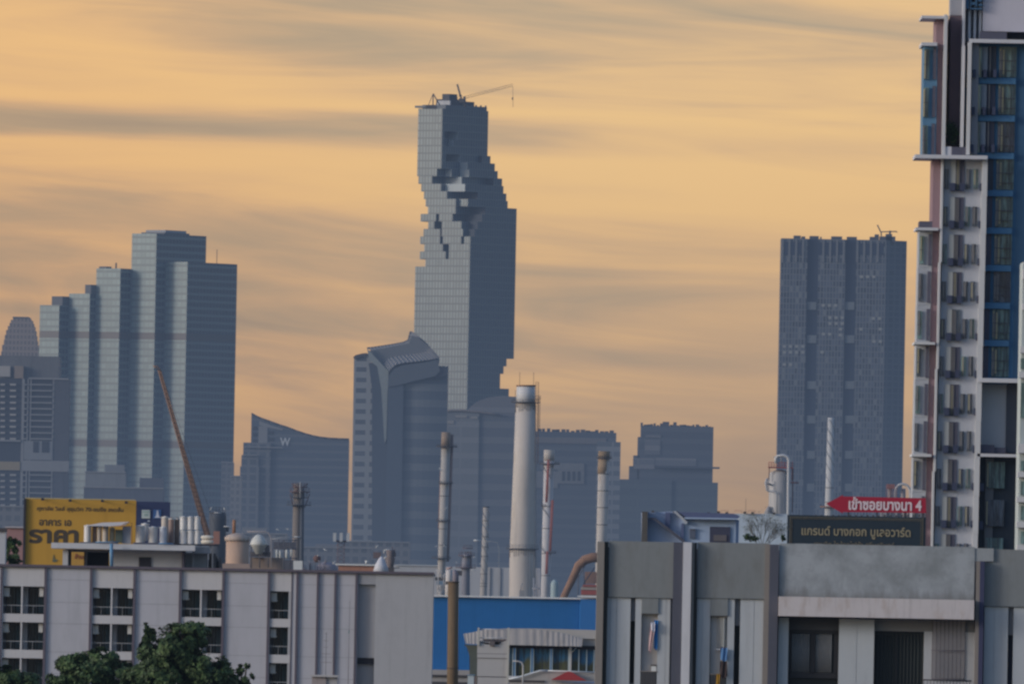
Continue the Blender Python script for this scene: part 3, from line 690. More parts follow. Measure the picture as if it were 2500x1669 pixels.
ladder(T, 1311.5, 932, 1310, 1130, 7, 4.5, -1.5, m_=mRust); ladder(T, 1316, 968, 1315, 1050, 5, 5, -1.2, m_=mDk, hoop=1)
ladder(T, 1309, 1130, 1309, 1455, 3.4, 5, -1, m_=mSteel)
mb = MB(); c = T.P(1312, 970); mb.box(c.x - 5 * T.k, c.x + 8 * T.k, -3, -1, c.z - 4 * T.k, c.z - 3 * T.k)
for i in range(5): mb.tube([(c.x + (i * 3.2 - 5) * T.k, -3, c.z - 3 * T.k), (c.x + (i * 3.2 - 5) * T.k, -3, c.z + 4 * T.k)], .3 * T.k, 4)
mb.tube([(c.x - 5 * T.k, -3, c.z + 4 * T.k), (c.x + 8 * T.k, -3, c.z + 4 * T.k)], .35 * T.k, 4); T.part('rest_platform', mb, mDk)
for X_ in (1268.5, 1302.5, 1258): mb = MB(); pline(T, mb, [(X_, 945 if X_ > 1260 else 978), (X_ + .5, 908 if X_ > 1260 else 952)], .5, 4); T.part('lightning_rod', mb, mDk)
mb = MB()
for X_ in (1290, 1296, 1303): pline(T, mb, [(X_, 1345), (X_ - 1, 1455)], .6, 4, dy=-6.6 if X_ < 1300 else -4.5)
T.part('cable_run', mb, plain((.25, .22, .2), .8))
# -- other stacks: (name of look, top x, y, foot x, y, top r, foot r, body material, depth)
def stack(label, D, xt, yt, xb, yb, rt_, rb_, m_, capm=None, caph=0, seams=(), plats=(), grp=None):
    T = Thing('refinery_stack', label, 'stack', D, xb, yb, group=grp)
    mb = MB(); pline(T, mb, [(xb - (yb - 1) * 0 - .0196 * 220, yb + 220), (xb, yb), (xt, yt)], [rb_, rb_, rt_], 20); T.part('shaft', mb, m_)
    if caph:
        f = caph / (yb - yt); mb = MB(); pline(T, mb, [(xt + (xb - xt) * f, yt + caph), (xt, yt - .3)], rt_ + .6, 20); T.part('cap', mb, capm)
    if seams: rings(T, xt, yt, xb, yb, seams, lambda y: rt_ + (rb_ - rt_) * (y - yt) / (yb - yt) + .9, .8, plain((.17, .16, .155), .8, key='seam'))
    for X_, Y_, w_ in plats: platform(T, X_, Y_, w_, rt_ * .9, h=5)
    return T
T = stack('white stack with a rust-brown top and four dark platforms left of the big chimney', 4400, 1089, 1055, 1078, 1390, 10.5, 9.5, mWh, plain((.30, .225, .17), .8, .2, .2, key='bt'), 34, (1210, 1290, 1330), ((1091, 1090, 26), (1088, 1179, 18), (1082, 1271, 17), (1077, 1362, 24)))
mb = MB(); pline(T, mb, [(1104, 1060), (1096, 1290), (1093, 1370)], [3.6, 3.4, 3.4], 8, dy=.5); T.part('side_duct', mb, plain((.22, .17, .165), .8, .25, .3, .2, key='sd'))
mb = MB(); pline(T, mb, [(1076, 1150), (1071, 1290)], 1.6, 6, dy=.3); T.part('side_pipe', mb, plain((.26, .15, .13), .8))
for a, b in (((1072, 1142), (1081, 1149)), ((1086, 1243), (1093, 1236)), ((1062, 1334), (1069, 1331)), ((1083, 1330), (1090, 1335))):
    mb = MB(); pline(T, mb, [a, b], .8, 4, dy=-2); T.part('floodlight', mb, mPale)
T = stack('thin grey banded stack with no platform left of the big chimney', 4350, 1187, 1236, 1180, 1456, 7.2, 8.6, plain((.42, .39, .36), .7, .12, .2, .2, key='s2'), mDk, 2, (1270, 1309, 1334, 1357, 1400, 1423, 1430))
T.part('strake', spiral(T, 1187, 1240, 1181, 1420, 8.4, 26, .55, .1), plain((.24, .22, .21), .8, key='strk'))
T = stack('white stack with a red ladder running down its side right of the big chimney', 4450, 1341, 1098, 1331, 1456, 12.5, 11, plain((.56, .54, .54), .7, .1, .2, .2, stain=(.4, .33, .27), key='s3'), plain((.50, .45, .40), .8, key='s3c'), 26, (1235, 1289, 1404, 1350), ((1342, 1132, 25), (1333, 1235, 12), (1345, 1349, 13)))
for (xa, ya, xb_, yb_) in ((1339, 1122, 1334, 1225), (1349, 1220, 1343, 1345), (1336, 1345, 1334, 1400)):
    ladder(T, xa, ya, xb_, yb_, 5, 4, -4.2, m_=mRed)
    mb = MB(); pline(T, mb, [(xa, ya), (xb_, yb_)], 2.6, 6, dy=-3.4 if xa != 1349 else -1.); T.part('ladder_backing', mb, plain((.42, .16, .13), .8, .2, .4, key='lb'))
mb = spiral(T, 1340, 1105, 1330, 1350, 12.8, 95, .8, .2, 1); T.part('cable', mb, mDk)
T = stack('tan-topped banded stack beside the corner of the grey parapet', 4200, 1475, 1101, 1466, 1420, 13.6, 13.2, plain((.50, .46, .42), .7, .1, .15, .3, stain=(.36, .25, .16), key='s4'), plain((.26, .185, .115), .8, .2, .2, key='s4c'), 18, (1156, 1197, 1238, 1280), ((1475, 1118, 19),))
mb = MB(); pline(T, mb, [(1474, 1119), (1472.6, 1156)], 13.9, 20); T.part('brown_section', mb, plain((.33, .235, .15), .8, .2, .2, .2, key='s4d'))
T = stack('white stack wound with dark spiral strakes in front of the fluted tower', 4600, 2029, 1019, 2024, 1256, 7.8, 11, plain((.52, .52, .52), .7, .1, .2, .1, key='s5'), None, 0, (1190, 1225, 1240))
T.part('strake', spiral(T, 2029, 1024, 2025, 1190, 9.6, 29, .7, .0), plain((.20, .21, .22), .8, key='strk2'))
platform(T, 2023, 1237, 21, 9, h=3, m_=mRust)

# -- steam-stained stack on the left with crowded head
T = Thing('flare_stack', 'dark brown stack crowned by a cluster of rusty walkways before the curved-roof hotel', 'stack', 3900, 725, 1370)
mb = MB(); pline(T, mb, [(722, 1600), (723, 1372), (727, 1180)], [12.5, 11.5, 10], 18); T.part('shaft', mb, plain((.20, .17, .15), .8, .2, .15, .3, key='fs'))
mb = MB(); pline(T, mb, [(735, 1600), (736, 1372), (738, 1190)], [5.5, 5.5, 5], 10, dy=-1.2); T.part('dark_duct', mb, mDkB)
mRs2 = plain((.13, .075, .07), .8, .3, .5, key='rs2')
for X_, Y_, w_ in ((732, 1188, 19), (732, 1200, 25), (731, 1214, 20), (730, 1232, 30)): platform(T, X_, Y_, w_, 8, h=9, m_=mRs2 if Y_ < 1210 else mDkB)
mb = MB(); pline(T, mb, [(733, 1176), (732.6, 1215)], 1.5, 6, dy=-3.2); T.part('riser_pipe', mb, mSteel)
mb = MB()
for a, b in (((708, 1205), (716, 1235)), ((756, 1205), (744, 1238)), ((712, 1180), (752, 1204)), ((752, 1180), (712, 1204))): pline(T, mb, [a, b], 1.1, 4, dy=-1)
T.part('brace', mb, mRs2)
for i, (a, b) in enumerate((((674, 1291), (685, 1295)), ((699, 1290), (709, 1293)), ((718, 1310), (733, 1310)))):
    mb = MB(); pline(T, mb, [a, b], 1.4 if i == 2 else .8, 4, dy=-2); T.part('floodlight', mb, mPale)

# -- orange mobile crane
T = Thing('crawler_crane', 'orange lattice crane boom leaning left in front of the stepped tower', 'crane', 3600, 512, 1326)
mb = MB()
A0, A1 = T.P(502, 1312), T.P(513, 1308); B0, B1 = T.P(386.5, 903), T.P(392, 905)
N = 34
for lay_ in (0., 1.6):
    o_ = Vector((0, lay_, 0))
    mb.tube([A0 + o_, B0 + o_], .16, 4); mb.tube([A1 + o_, B1 + o_], .16, 4)
    for i in range(N):
        a = A0.lerp(B0, i / N) + o_; b = A1.lerp(B1, (i + 1) / N) + o_; c = A1.lerp(B1, i / N) + o_; d = A0.lerp(B0, (i + 1) / N) + o_
        mb.tube([a, b], .12, 4); mb.tube([c, d], .12, 4); mb.tube([a, c], .12, 4)
for i in range(0, N + 1, 2): a = A0.lerp(B0, i / N); mb.tube([a, a + Vector((0, 1.6, 0))], .1, 4); a = A1.lerp(B1, i / N); mb.tube([a, a + Vector((0, 1.6, 0))], .1, 4)
T.part('boom', mb, mOr)
mb = MB(); mb.prism([(q.x, q.z) for q in (A0, A1, B1, B0)], .7, .9); T.part('boom_walkway', mb, plain((.23, .15, .115), .8, .25, .3, key='bw'))
mb = MB(); pline(T, mb, [(394, 906), (384, 894), (374, 893)], 1.4, 5); pline(T, mb, [(374, 893), (386, 903)], 1., 4); T.part('boom_head', mb, mOr)
mb = MB(); T.box(mb, 521, 536, 1296, 1327, 0, 2); T.box(mb, 500, 522, 1308, 1328, .2, 2); T.part('cab', mb, plain((.36, .17, .12), .7, .15, .4, key='cab'))
mb = MB(); pline(T, mb, [(530, 1296), (392, 905)], .35, 4, dy=1.8); T.part('pendant_cable', mb, mDk)
# -- dark round vessel with railing
T = Thing('storage_vessel', 'dark blue-grey round vessel with a pale railed top right of the crane boom', 'storage tank', 3700, 531, 1320)
mb = MB(); c = T.P(531, 1300); mb.lathe(c.x, 0, [(21 * T.k, c.z - 30), (21 * T.k, T.P(531, 1262).z), (20 * T.k, T.P(531, 1252).z), (6 * T.k, T.P(531, 1247).z), (0.1, T.P(531, 1246.5).z)], 24); T.part('shell', mb, mDkB)
platform(T, 531, 1252, 20, 5, h=14, m_=mDk)
for a, b in (((513, 1246), (517, 1237)), ((523, 1251), (541, 1251)), ((549, 1246), (547, 1238)), ((546, 1284), (572, 1286))):
    mb = MB(); pline(T, mb, [a, b], 1., 4, dy=-6); T.part('handrail', mb, mPale)
mb = MB(); pline(T, mb, [(555, 1284), (553, 1297)], 5, 8, dy=1); T.part('valve_box', mb, mDk)
# -- beige tank
T = Thing('storage_tank', 'peach-coloured round tank with a stained pale rim behind the white apartment roof', 'storage tank', 2900, 580, 1378)
mb = MB(); c = T.P(579, 1376); mb.lathe(c.x, 0, [(28 * T.k, c.z - 25), (28 * T.k, c.z), (28 * T.k, T.P(580, 1319).z)], 30); T.part('shell', mb, mBeige)
mb = MB(); mb.lathe(T.P(579, 1315).x, 0, [(30.5 * T.k, T.P(579, 1320).z), (31 * T.k, T.P(579, 1311).z), (20 * T.k, T.P(579, 1304).z), (4 * T.k, T.P(579, 1300).z)], 30); T.part('rim', mb, plain((.42, .34, .29), .8, .25, .5, .2, stain=(.6, .55, .5), key='rim'))
mb = MB(); pline(T, mb, [(571, 1302), (572, 1268)], 4.2, 10, dy=.5); T.part('vent_stack', mb, mRust)
mb = MB(); T.box(mb, 543, 610, 1375, 1390, -3, 8); T.part('base', mb, plain((.36, .27, .23), .8, .2, .3, key='tb'))
# -- pale domed hopper and its steelwork
T = Thing('hopper', 'small pale domed hopper in dark steelwork right of the peach tank', 'hopper', 3000, 632, 1380)
mb = MB(); c = T.P(632, 1330); prof = [(21 * T.k, T.P(634, 1330).z), (22 * T.k, T.P(634, 1327).z), (17 * T.k, T.P(634, 1316).z), (10 * T.k, T.P(632, 1307).z), (.3, T.P(632, 1304).z)]
mb.lathe(c.x, 0, [(7 * T.k, T.P(634, 1352).z), (19 * T.k, T.P(634, 1331).z)] + prof, 20); T.part('dome', mb, plain((.55, .56, .54), .6, .15, .3, .2, key='dome'))
mb = MB(); T.box(mb, 610, 660, 1346, 1358, 1, 4); 
for X_ in (613, 634, 655): pline(T, mb, [(X_, 1330), (X_, 1385)], 1.6, 5, dy=.5)
T.box(mb, 646, 658, 1330, 1348, 0, 3); T.part('steel_frame', mb, plain((.12, .115, .13), .8, .3, .3, key='sf'))
mb = MB(); pline(T, mb, [(603, 1297), (648, 1297), (656, 1300), (662, 1312), (662, 1385)], 1.4, 6, dy=-1); T.part('pipe', mb, plain((.33, .30, .31), .7, key='pp'))
mb = MB(); T.box(mb, 610, 690, 1360, 1392, 4, 6); T.box(mb, 646, 660, 1360, 1380, 1, 2); T.part('brick_base', mb, plain((.28, .22, .185), .85, .3, .5, .2, key='bb'))
# -- pipe rack with white bottles
T = Thing('pipe_rack', 'dark refinery unit with short pale vertical drums before the dark brown stack', 'process unit', 3100, 690, 1390)
mb = MB(); T.box(mb, 668, 722, 1322, 1340, 2, 6); T.box(mb, 664, 726, 1366, 1392, 2, 6)
for X_ in (666, 680, 694, 708, 722): pline(T, mb, [(X_, 1316), (X_, 1390)], 1.1, 5, dy=0)
for Y_ in (1318, 1340, 1362): pline(T, mb, [(664, Y_), (726, Y_)], 1.1, 5)
pline(T, mb, [(666, 1340), (694, 1318)], .8, 4); pline(T, mb, [(694, 1340), (722, 1318)], .8, 4)
T.part('frame', mb, plain((.10, .105, .13), .8, .3, .4, key='fr'))
for X_, Y0_, Y1_, r_ in ((676, 1342, 1362, 2.6), (684, 1344, 1364, 2.8), (700, 1342, 1361, 3.2), (711, 1341, 1357, 2.4)):
    mb = MB(); pline(T, mb, [(X_, Y1_ + 1), (X_, Y1_), (X_, Y0_), (X_, Y0_ - 1.5)], [.3 * r_, r_, r_, .3 * r_], 10, dy=-2); T.part('drum', mb, plain((.50, .51, .49), .6, .1, .4, key='drum'))
mb = MB(); pline(T, mb, [(660, 1316), (690, 1311), (722, 1311)], .8, 5, dy=-1.5); T.part('pipe', mb, mSteel)
# -- purple-grey clutter
T = Thing('process_unit', 'low tangle of grey and mauve pipework behind the white roof edge', 'process unit', 3000, 790, 1395)
mb = MB(); r = random.Random(12)
for i in range(26):
    X_ = r.uniform(722, 845); Y_ = 1394 - r.uniform(4, 36) * (1 - abs(X_ - 782) / 75)
    mb = MB(); pline(T, mb, [(X_, 1400), (X_, Y_), (X_ + r.uniform(-9, 9), Y_ - r.uniform(-2, 3))], r.uniform(.5, 1.8), 6, dy=r.uniform(-3, 3))
    T.part('pipe', mb, plain((.24, .22, .26), .7, .3, .3, key='pt'))
mb = MB(); T.box(mb, 716, 738, 1368, 1400, -3, 4); T.part('white_box', mb, mPale)
mb = MB(); c = T.P(798, 1392); mb.lathe(c.x, 2, [(26 * T.k, c.z - 5), (26 * T.k, T.P(798, 1382).z), (20 * T.k, T.P(798, 1376).z), (8 * T.k, T.P(798, 1371).z)], 16); T.part('low_tank', mb, plain((.30, .27, .31), .8, .3, .3, key='lt'))
mb = MB(); mb.lathe(T.P(774, 1360).x, 0, [(4 * T.k, T.P(774, 1372).z), (9 * T.k, T.P(774, 1366).z), (9 * T.k, T.P(774, 1359).z), (3 * T.k, T.P(774, 1354).z)], 12); T.part('valve_head', mb, mRs2)
for a, b in (((790, 1339), (799, 1345)), ((812, 1376), (818, 1369)), ((774, 1355), (779, 1356))):
    mb = MB(); pline(T, mb, [a, b], .9, 4, dy=-3); T.part('floodlight', mb, mPale)
# -- mobile phone mast
T = Thing('antenna_mast', 'short lattice mast carrying three white antenna panels before the hazy towers', 'antenna mast', 3400, 832, 1396)
mb = MB(); 
for X_ in (824, 842): pline(T, mb, [(X_ - 4, 1460), (X_ - (1 if X_ > 830 else -1), 1320)], 1., 5)
for i in range(6): pline(T, mb, [(822, 1380 - 10 * i), (842, 1370 - 10 * i)], .7, 4); pline(T, mb, [(842, 1380 - 10 * i), (822, 1370 - 10 * i)], .7, 4)
T.box(mb, 819, 846, 1318, 1322, -1, 2); T.part('lattice', mb, plain((.16, .13, .15), .8, key='lat'))
for X_ in (817, 833, 850):
    mb = MB(); T.box(mb, X_ - 4, X_ + 3.5, 1300, 1321, -2, .8); T.part('antenna_panel', mb, plain((.48, .50, .52), .6, .1, .3, key='ap'))
# -- orange-roofed shed, white cone
T = Thing('brick_shed', 'low shed with a faded orange wall and white roof line behind the grey gable', 'shed', 2600, 870, 1395)
mb = MB(); T.ground_box(mb, 826, 920, 1379, 1390, 0, 12); T.part('wall', mb, plain((.40, .20, .14), .85, .2, .4, .2, key='bs'))
mb = MB(); T.box(mb, 818, 921, 1376, 1379.5, -.4, 13); T.part('roof', mb, mPale)
T = Thing('gas_cone', 'pale pointed cone roof beside a dark machinery tower', 'cone roof', 2500, 930, 1396)
mb = MB(); c = T.P(930, 1400); mb.lathe(c.x, 0, [(21 * T.k, c.z), (14 * T.k, T.P(930, 1377).z), (6 * T.k, T.P(928, 1363).z), (1.5 * T.k, T.P(925, 1357).z)], 20); T.part('cone', mb, plain((.52, .53, .58), .7, .1, .3, .1, key='cone'))
T = Thing('machinery_tower', 'dark stubby machinery tower with pale arched pipe left of the long white wall', 'process unit', 2700, 952, 1396)
mb = MB(); c = T.P(952, 1400); mb.lathe(c.x, 0, [(7 * T.k, c.z), (9 * T.k, T.P(952, 1378).z), (12 * T.k, T.P(952, 1362).z), (9 * T.k, T.P(952, 1357).z), (10 * T.k, T.P(952, 1343).z), (5 * T.k, T.P(952, 1339).z)], 14); T.part('body', mb, plain((.18, .15, .15), .8, .3, .5, .2, key='mt'))
mb = MB(); T.box(mb, 911, 930, 1347, 1362, 2, 4); T.part('annex', mb, plain((.15, .12, .13), .8, .3, .5, key='mt2'))
mb = MB(); pline(T, mb, [(937, 1350), (938, 1343), (943, 1341), (957, 1341)], 1.2, 6, dy=-2.4); pline(T, mb, [(936, 1364), (944, 1357)], 1.4, 6, dy=-2.4); T.part('pipe', mb, mPale)
mb = MB()
for X_, Y_ in ((958, 1334), (964, 1339), (966, 1348)): pline(T, mb, [(X_, Y_), (X_ - 1, 1358)], .8, 4)
T.part('railing', mb, mRs2)
mb = MB(); pline(T, mb, [(917, 1336), (924, 1330)], .9, 4, dy=-2); T.part('floodlight', mb, mPale)
mb = MB(); mb.lathe(T.P(895, 1371).x, -1, [(.3, T.P(895, 1374).z), (3 * T.k, T.P(895, 1371).z), (.3, T.P(895, 1368).z)], 8); T.part('white_lamp', mb, mPale)
mb = MB(); T.box(mb, 944, 962, 1384, 1394, -3, 3); pline(T, mb, [(962, 1386), (975, 1385)], 1, 5); T.part('pump', mb, mDk)
# -- long white wall of the warehouse behind everything
T = Thing('white_warehouse', 'long white metal-clad warehouse behind the stacks, crossed by dark seams', 'warehouse', 4700, 1110, 1400)
mb = MB(); T.ground_box(mb, 958, 1085, 1379, 1420, 2, 60); T.ground_box(mb, 1085, 1318, 1384, 1420, 0, 60); T.part('wall', mb, plain((.58, .57, .57), .7, .1, .06, .12, stain=(.5, .46, .42), key='ww'))
mb = MB()
for X_ in (1196, 1221): T.ground_box(mb, X_, X_ + 1.6, 1385, 1420, -.3, .5)
T.part('seam', mb, plain((.10, .11, .14), .7))
mb = MB(); T.box(mb, 966, 1084, 1378, 1380.5, 1.5, 3); T.part('roof_edge', mb, mPale)
# -- dark process column and tangle near the brown pole
T = Thing('process_column', 'dark grey column with crowded walkways right of the brown pole', 'process unit', 4000, 1140, 1455)
mb = MB(); pline(T, mb, [(1136, 1560), (1137, 1384), (1139, 1352)], [11, 10.5, 9], 16); T.part('shell', mb, plain((.24, .24, .28), .7, .25, .2, .2, key='pc'))
for X_, Y_, w_ in ((1139, 1356, 20), (1137, 1385, 25), (1142, 1338, 12)): platform(T, X_, Y_, w_, 8, h=8, m_=plain((.13, .09, .10), .8))
mb = MB(); r = random.Random(6)
for i in range(14): X_ = r.uniform(1122, 1158); pline(T, mb, [(X_, 1388), (X_ + r.uniform(-3, 3), 1345)], .5, 4, dy=r.uniform(-2, 2))
T.part('strut', mb, plain((.15, .11, .12), .8))
for a, b in (((1113, 1371), (1119, 1375)), ((1133, 1357), (1140, 1356)), ((1154, 1360), (1162, 1358)), ((1150, 1391), (1161, 1390)), ((1170, 1376), (1175, 1374))):
    mb = MB(); pline(T, mb, [a, b], .8, 4, dy=-3); T.part('floodlight', mb, mPale)
T = Thing('pipework', 'bundle of pale looping pipes wedged beside the brown pole', 'pipework', 3300, 1078, 1440)
mb = MB()
for q in ([(1064, 1392), (1078, 1392), (1078, 1412)], [(1070, 1440), (1070, 1400), (1076, 1396)], [(1083, 1440), (1084, 1402), (1090, 1398)], [(1066, 1450), (1074, 1436), (1082, 1440), (1074, 1452)], [(1068, 1432), (1082, 1428)], [(1068, 1446), (1084, 1446)], [(1108, 1400), (1108, 1440)]): pline(T, mb, q, 1.3, 6)
T.part('pipe', mb, plain((.48, .48, .50), .5, .15, .4, key='pl'))
mb = MB(); T.box(mb, 1066, 1084, 1417, 1426, 2, 3); T.part('blue_box', mb, plain((.16, .24, .34), .7, key='pb'))
mb = MB(); T.box(mb, 1062, 1090, 1408, 1416, 3, 2); T.box(mb, 1110, 1128, 1392, 1404, 3, 3); T.part('frame', mb, mDk)
mb = MB(); 
for X_ in (1302, 1308, 1314): pline(T, mb, [(X_, 1458), (X_ + 1, 1386 if X_ == 1314 else 1400)], 1.6, 6, dy=-4)
T2 = Thing('pipe_riser', 'thin grey vertical pipes between the big chimney and the red-laddered stack', 'pipework', 4250, 1308, 1455)
mb = MB()
for X_, Y_ in ((1303, 1410), (1308, 1425), (1313, 1386), (1318, 1388)): pline(T2, mb, [(X_, 1520), (X_, Y_)], 1.5, 6)
pline(T2, mb, [(1300, 1436), (1320, 1436)], 2, 5); T2.part('pipe', mb, plain((.40, .39, .41), .6, key='rp'))
mb = MB(); pline(T2, mb, [(1271, 1440), (1272, 1430), (1276, 1422)], 1., 6); T2.part('vent_hook', mb, plain((.33, .32, .32), .7, key='rv')); mb = MB(); T2.box(mb, 1268, 1281, 1440, 1460, -6, 2); T2.part('valve', mb, plain((.33, .32, .32), .7, key='rv'))
# lamp arm between stacks
T = Thing('street_lamp', 'pale lamp head on a thin bent arm in front of the thin banded stack', 'lamp', 3500, 1215, 1396)
mb = MB(); pline(T, mb, [(1156, 1318), (1172, 1319)], 1.8, 6); T.part('lamp_head', mb, mPale)
mb = MB(); pline(T, mb, [(1170, 1319), (1200, 1321), (1214, 1323), (1218, 1340), (1217, 1560)], .6, 5); T.part('pole', mb, mSteel)
# teal dome tank, orange duct, striped container
T = Thing('dome_tank', 'small pale teal tank with a domed top between red-laddered stack and orange duct', 'storage tank', 3900, 1354, 1456)
mb = MB(); c = T.P(1354, 1440); mb.lathe(c.x, 0, [(10 * T.k, c.z - 20), (10 * T.k, T.P(1354, 1426).z), (8 * T.k, T.P(1354, 1419).z), (4 * T.k, T.P(1354, 1415).z), (.2, T.P(1354, 1414).z)], 20); T.part('shell', mb, plain((.33, .42, .44), .6, .1, .3, .1, key='teal'))
T = Thing('conveyor_duct', 'thick rusty orange duct bending over beside the grey parapet', 'duct', 3500, 1400, 1458)
mb = MB(); pline(T, mb, [(1372, 1520), (1374, 1462), (1384, 1440), (1402, 1402), (1412, 1380), (1428, 1366), (1446, 1360), (1470, 1360)], [9, 9, 8.5, 9, 10.5, 11.5, 12, 12], 16); T.part('duct', mb, plain((.26, .15, .10), .8, .3, .3, .3, stain=(.10, .075, .09), key='duct'))
mb = MB()
for a, b in (((1412, 1408), (1428, 1380)), ((1430, 1440), (1422, 1380)), ((1452, 1384), (1424, 1424)), ((1410, 1520), (1412, 1400)), ((1386, 1452), (1412, 1404))): pline(T, mb, [a, b], 1.4, 5, dy=2)
T.part('support', mb, plain((.14, .15, .19), .8, key='sup'))
mb = MB(); T.box(mb, 1428, 1470, 1395, 1424, 4, 4); T.part('rust_panel', mb, plain((.27, .17, .14), .8, .3, .3, key='rpn'))
T = Thing('shipping_container', 'red and grey striped stack of panels under the orange duct', 'container', 3300, 1440, 1456)
for i, (y0, y1, c_) in enumerate(((1426, 1432, (.30, .10, .09)), (1432, 1439, (.38, .33, .30)), (1439, 1451, (.36, .10, .09)), (1451, 1462, (.42, .40, .40)))):
    mb = MB(); T.box(mb, 1419 + (i == 0) * 4, 1462, y0, y1 - .15, i * .2, 6); T.part('panel', mb, plain(c_, .8, .2, .3, .15, key='ct%d' % i))

# -- refinery column on the right with the inverted U pipe
T = Thing('refinery_column', 'grey domed refinery column with red railings and a tall inverted U pipe', 'process unit', 3900, 1905, 1250)
mb = MB(); pline(T, mb, [(1900, 1480), (1901, 1250), (1903, 1158), (1903, 1152), (1903, 1147.5), (1903, 1146)], [25, 25, 25, 22, 12, 2], 24); T.part('shell', mb, plain((.44, .43, .43), .5, .15, .15, .3, key='rc'))
mb = MB(); pline(T, mb, [(1922, 1480), (1924, 1250), (1925.5, 1122), (1922, 1114), (1912, 1111), (1898, 1113), (1894, 1119), (1894, 1130)], 3.6, 10, dy=-3); T.part('overhead_pipe', mb, plain((.56, .56, .56), .45, .1, .4, key='op'))
mb = MB(); pline(T, mb, [(1872, 1168), (1869, 1178), (1872, 1196), (1880, 1199), (1892, 1200), (1896, 1204), (1896, 1256)], 2.2, 8, dy=-3); T.part('side_pipe', mb, plain((.52, .52, .53), .45, key='sp'))
mb = MB(); pline(T, mb, [(1866, 1178), (1884, 1183)], 2.4, 6, dy=-2); pline(T, mb, [(1878, 1166), (1880, 1200)], 6.5, 8, dy=1); T.part('exchanger', mb, plain((.25, .24, .25), .7, key='ex'))
mb = MB(); pline(T, mb, [(1878, 1235), (1874, 1250), (1872, 1290)], [3, 8, 10], 10, dy=-2); T.part('cone_head', mb, plain((.34, .33, .34), .6, key='ch'))
mRr = plain((.34, .07, .06), .7, .2, .5, key='rr')
mb = MB(); T.box(mb, 1876, 1936, 1139, 1142, -3, 5)
for i in range(10): pline(T, mb, [(1877 + i * 6.4, 1140), (1877 + i * 6.4, 1127)], .7, 4, dy=-3)
pline(T, mb, [(1876, 1128), (1936, 1129)], .7, 4, dy=-3); pline(T, mb, [(1876, 1134), (1936, 1135)], .6, 4, dy=-3); T.part('railing', mb, mRr)
mb = MB()
for X_ in (1878, 1934): pline(T, mb, [(X_, 1142), (X_ - 1, 1172)], 1.2, 5, dy=-2)
T.box(mb, 1930, 1950, 1176, 1179, -2, 4); pline(T, mb, [(1936, 1142), (1934, 1250)], 1.4, 5, dy=1); T.part('steel_post', mb, plain((.16, .08, .08), .8, key='sp2'))
mb = MB(); pline(T, mb, [(1888, 1116), (1902, 1112), (1908, 1117), (1907, 1128)], 1.2, 6, dy=-1); T.part('small_pipe', mb, mSteel)
# -- arch pipe near the condominium
T = Thing('arched_pipe', 'pale pipe curving over red steelwork left of the white condominium', 'pipework', 3800, 2200, 1250)
mb = MB(); pts = [(2186 + 0, 1240)] + [(2204 - 18 * cos(a), 1200 - 19 * sin(a)) for a in [pi * i / 10 for i in range(11)]] + [(2222, 1244)]
pline(T, mb, pts, 3.2, 10); T.part('arch_pipe', mb, plain((.50, .49, .49), .5, .1, .4, key='arch'))
mb = MB(); pline(T, mb, [(2205, 1246), (2205, 1192)], 6, 10, dy=3); pline(T, mb, [(2172, 1250), (2172, 1192)], 5, 8, dy=3); T.part('vessel', mb, plain((.30, .27, .28), .7, .3, .4, key='av'))
mb = MB(); T.box(mb, 2166, 2184, 1181, 1192, 0, 4)
for i in range(6): pline(T, mb, [(2164 + i * 5, 1182), (2164 + i * 5, 1230)], .6, 4, dy=-1)
T.part('red_steelwork', mb, plain((.27, .12, .11), .8, .3, .5, key='rs3'))
mb = MB(); r = random.Random(3)
for i in range(16): X_ = 2150 + i * 5.2; T.box(mb, X_, X_ + 3.8, 1236 + r.uniform(-6, 4), 1262, -2 + r.uniform(0, 2), 3)
T.part('equipment_row', mb, plain((.34, .33, .34), .7, .3, .4, key='er'))
# -- brown pole standing closest
T = Thing('utility_stack', 'thick rust-brown round pole in front of the blue warehouse', 'stack', 1700, 1107, 1418)
mb = MB(); pline(T, mb, [(1103, 1669 + 200), (1105, 1640), (1107, 1418)], [14, 13.6, 13.2], 24); T.part('shaft', mb, plain((.145, .10, .058), .8, .25, .25, .35, stain=(.11, .075, .05), key='up'))
for Y_, X_ in ((1420, 1107), (1630, 1104.5)):
    mb = MB(); c = T.P(X_, Y_); mb.lathe(c.x, 0, [(12.8 * T.k, c.z - 1.2 * T.k), (14.6 * T.k, c.z - 1.2 * T.k), (14.6 * T.k, c.z + 1.2 * T.k), (12.8 * T.k, c.z + 1.2 * T.k)], 20); T.part('band', mb, plain((.09, .07, .06), .8, key='bnd'))
mb = MB(); T.box(mb, 1088, 1093, 1418, 1426, -.2, .4); T.part('bracket', mb, mDk)
G = Thing('water_tank', 'small pale cylinder with a pink-grey cap behind the top of the brown pole', 'tank', 2400, 1098, 1418)
mb = MB(); pline(G, mb, [(1095, 1470), (1096, 1416), (1097, 1390)], [9, 8.5, 8], 14); G.part('shell', mb, plain((.50, .47, .46), .7, .12, .3, .2, key='gt'))
mb = MB(); pline(G, mb, [(1112, 1440), (1112, 1402), (1110, 1390)], [8, 8, 3], 12, dy=3); G.part('dark_drum', mb, plain((.19, .17, .20), .7, key='gd'))
mb = MB(); pline(G, mb, [(1090, 1388), (1104, 1384)], 2.6, 6); G.part('cap', mb, plain((.40, .29, .28), .8, key='gc'))
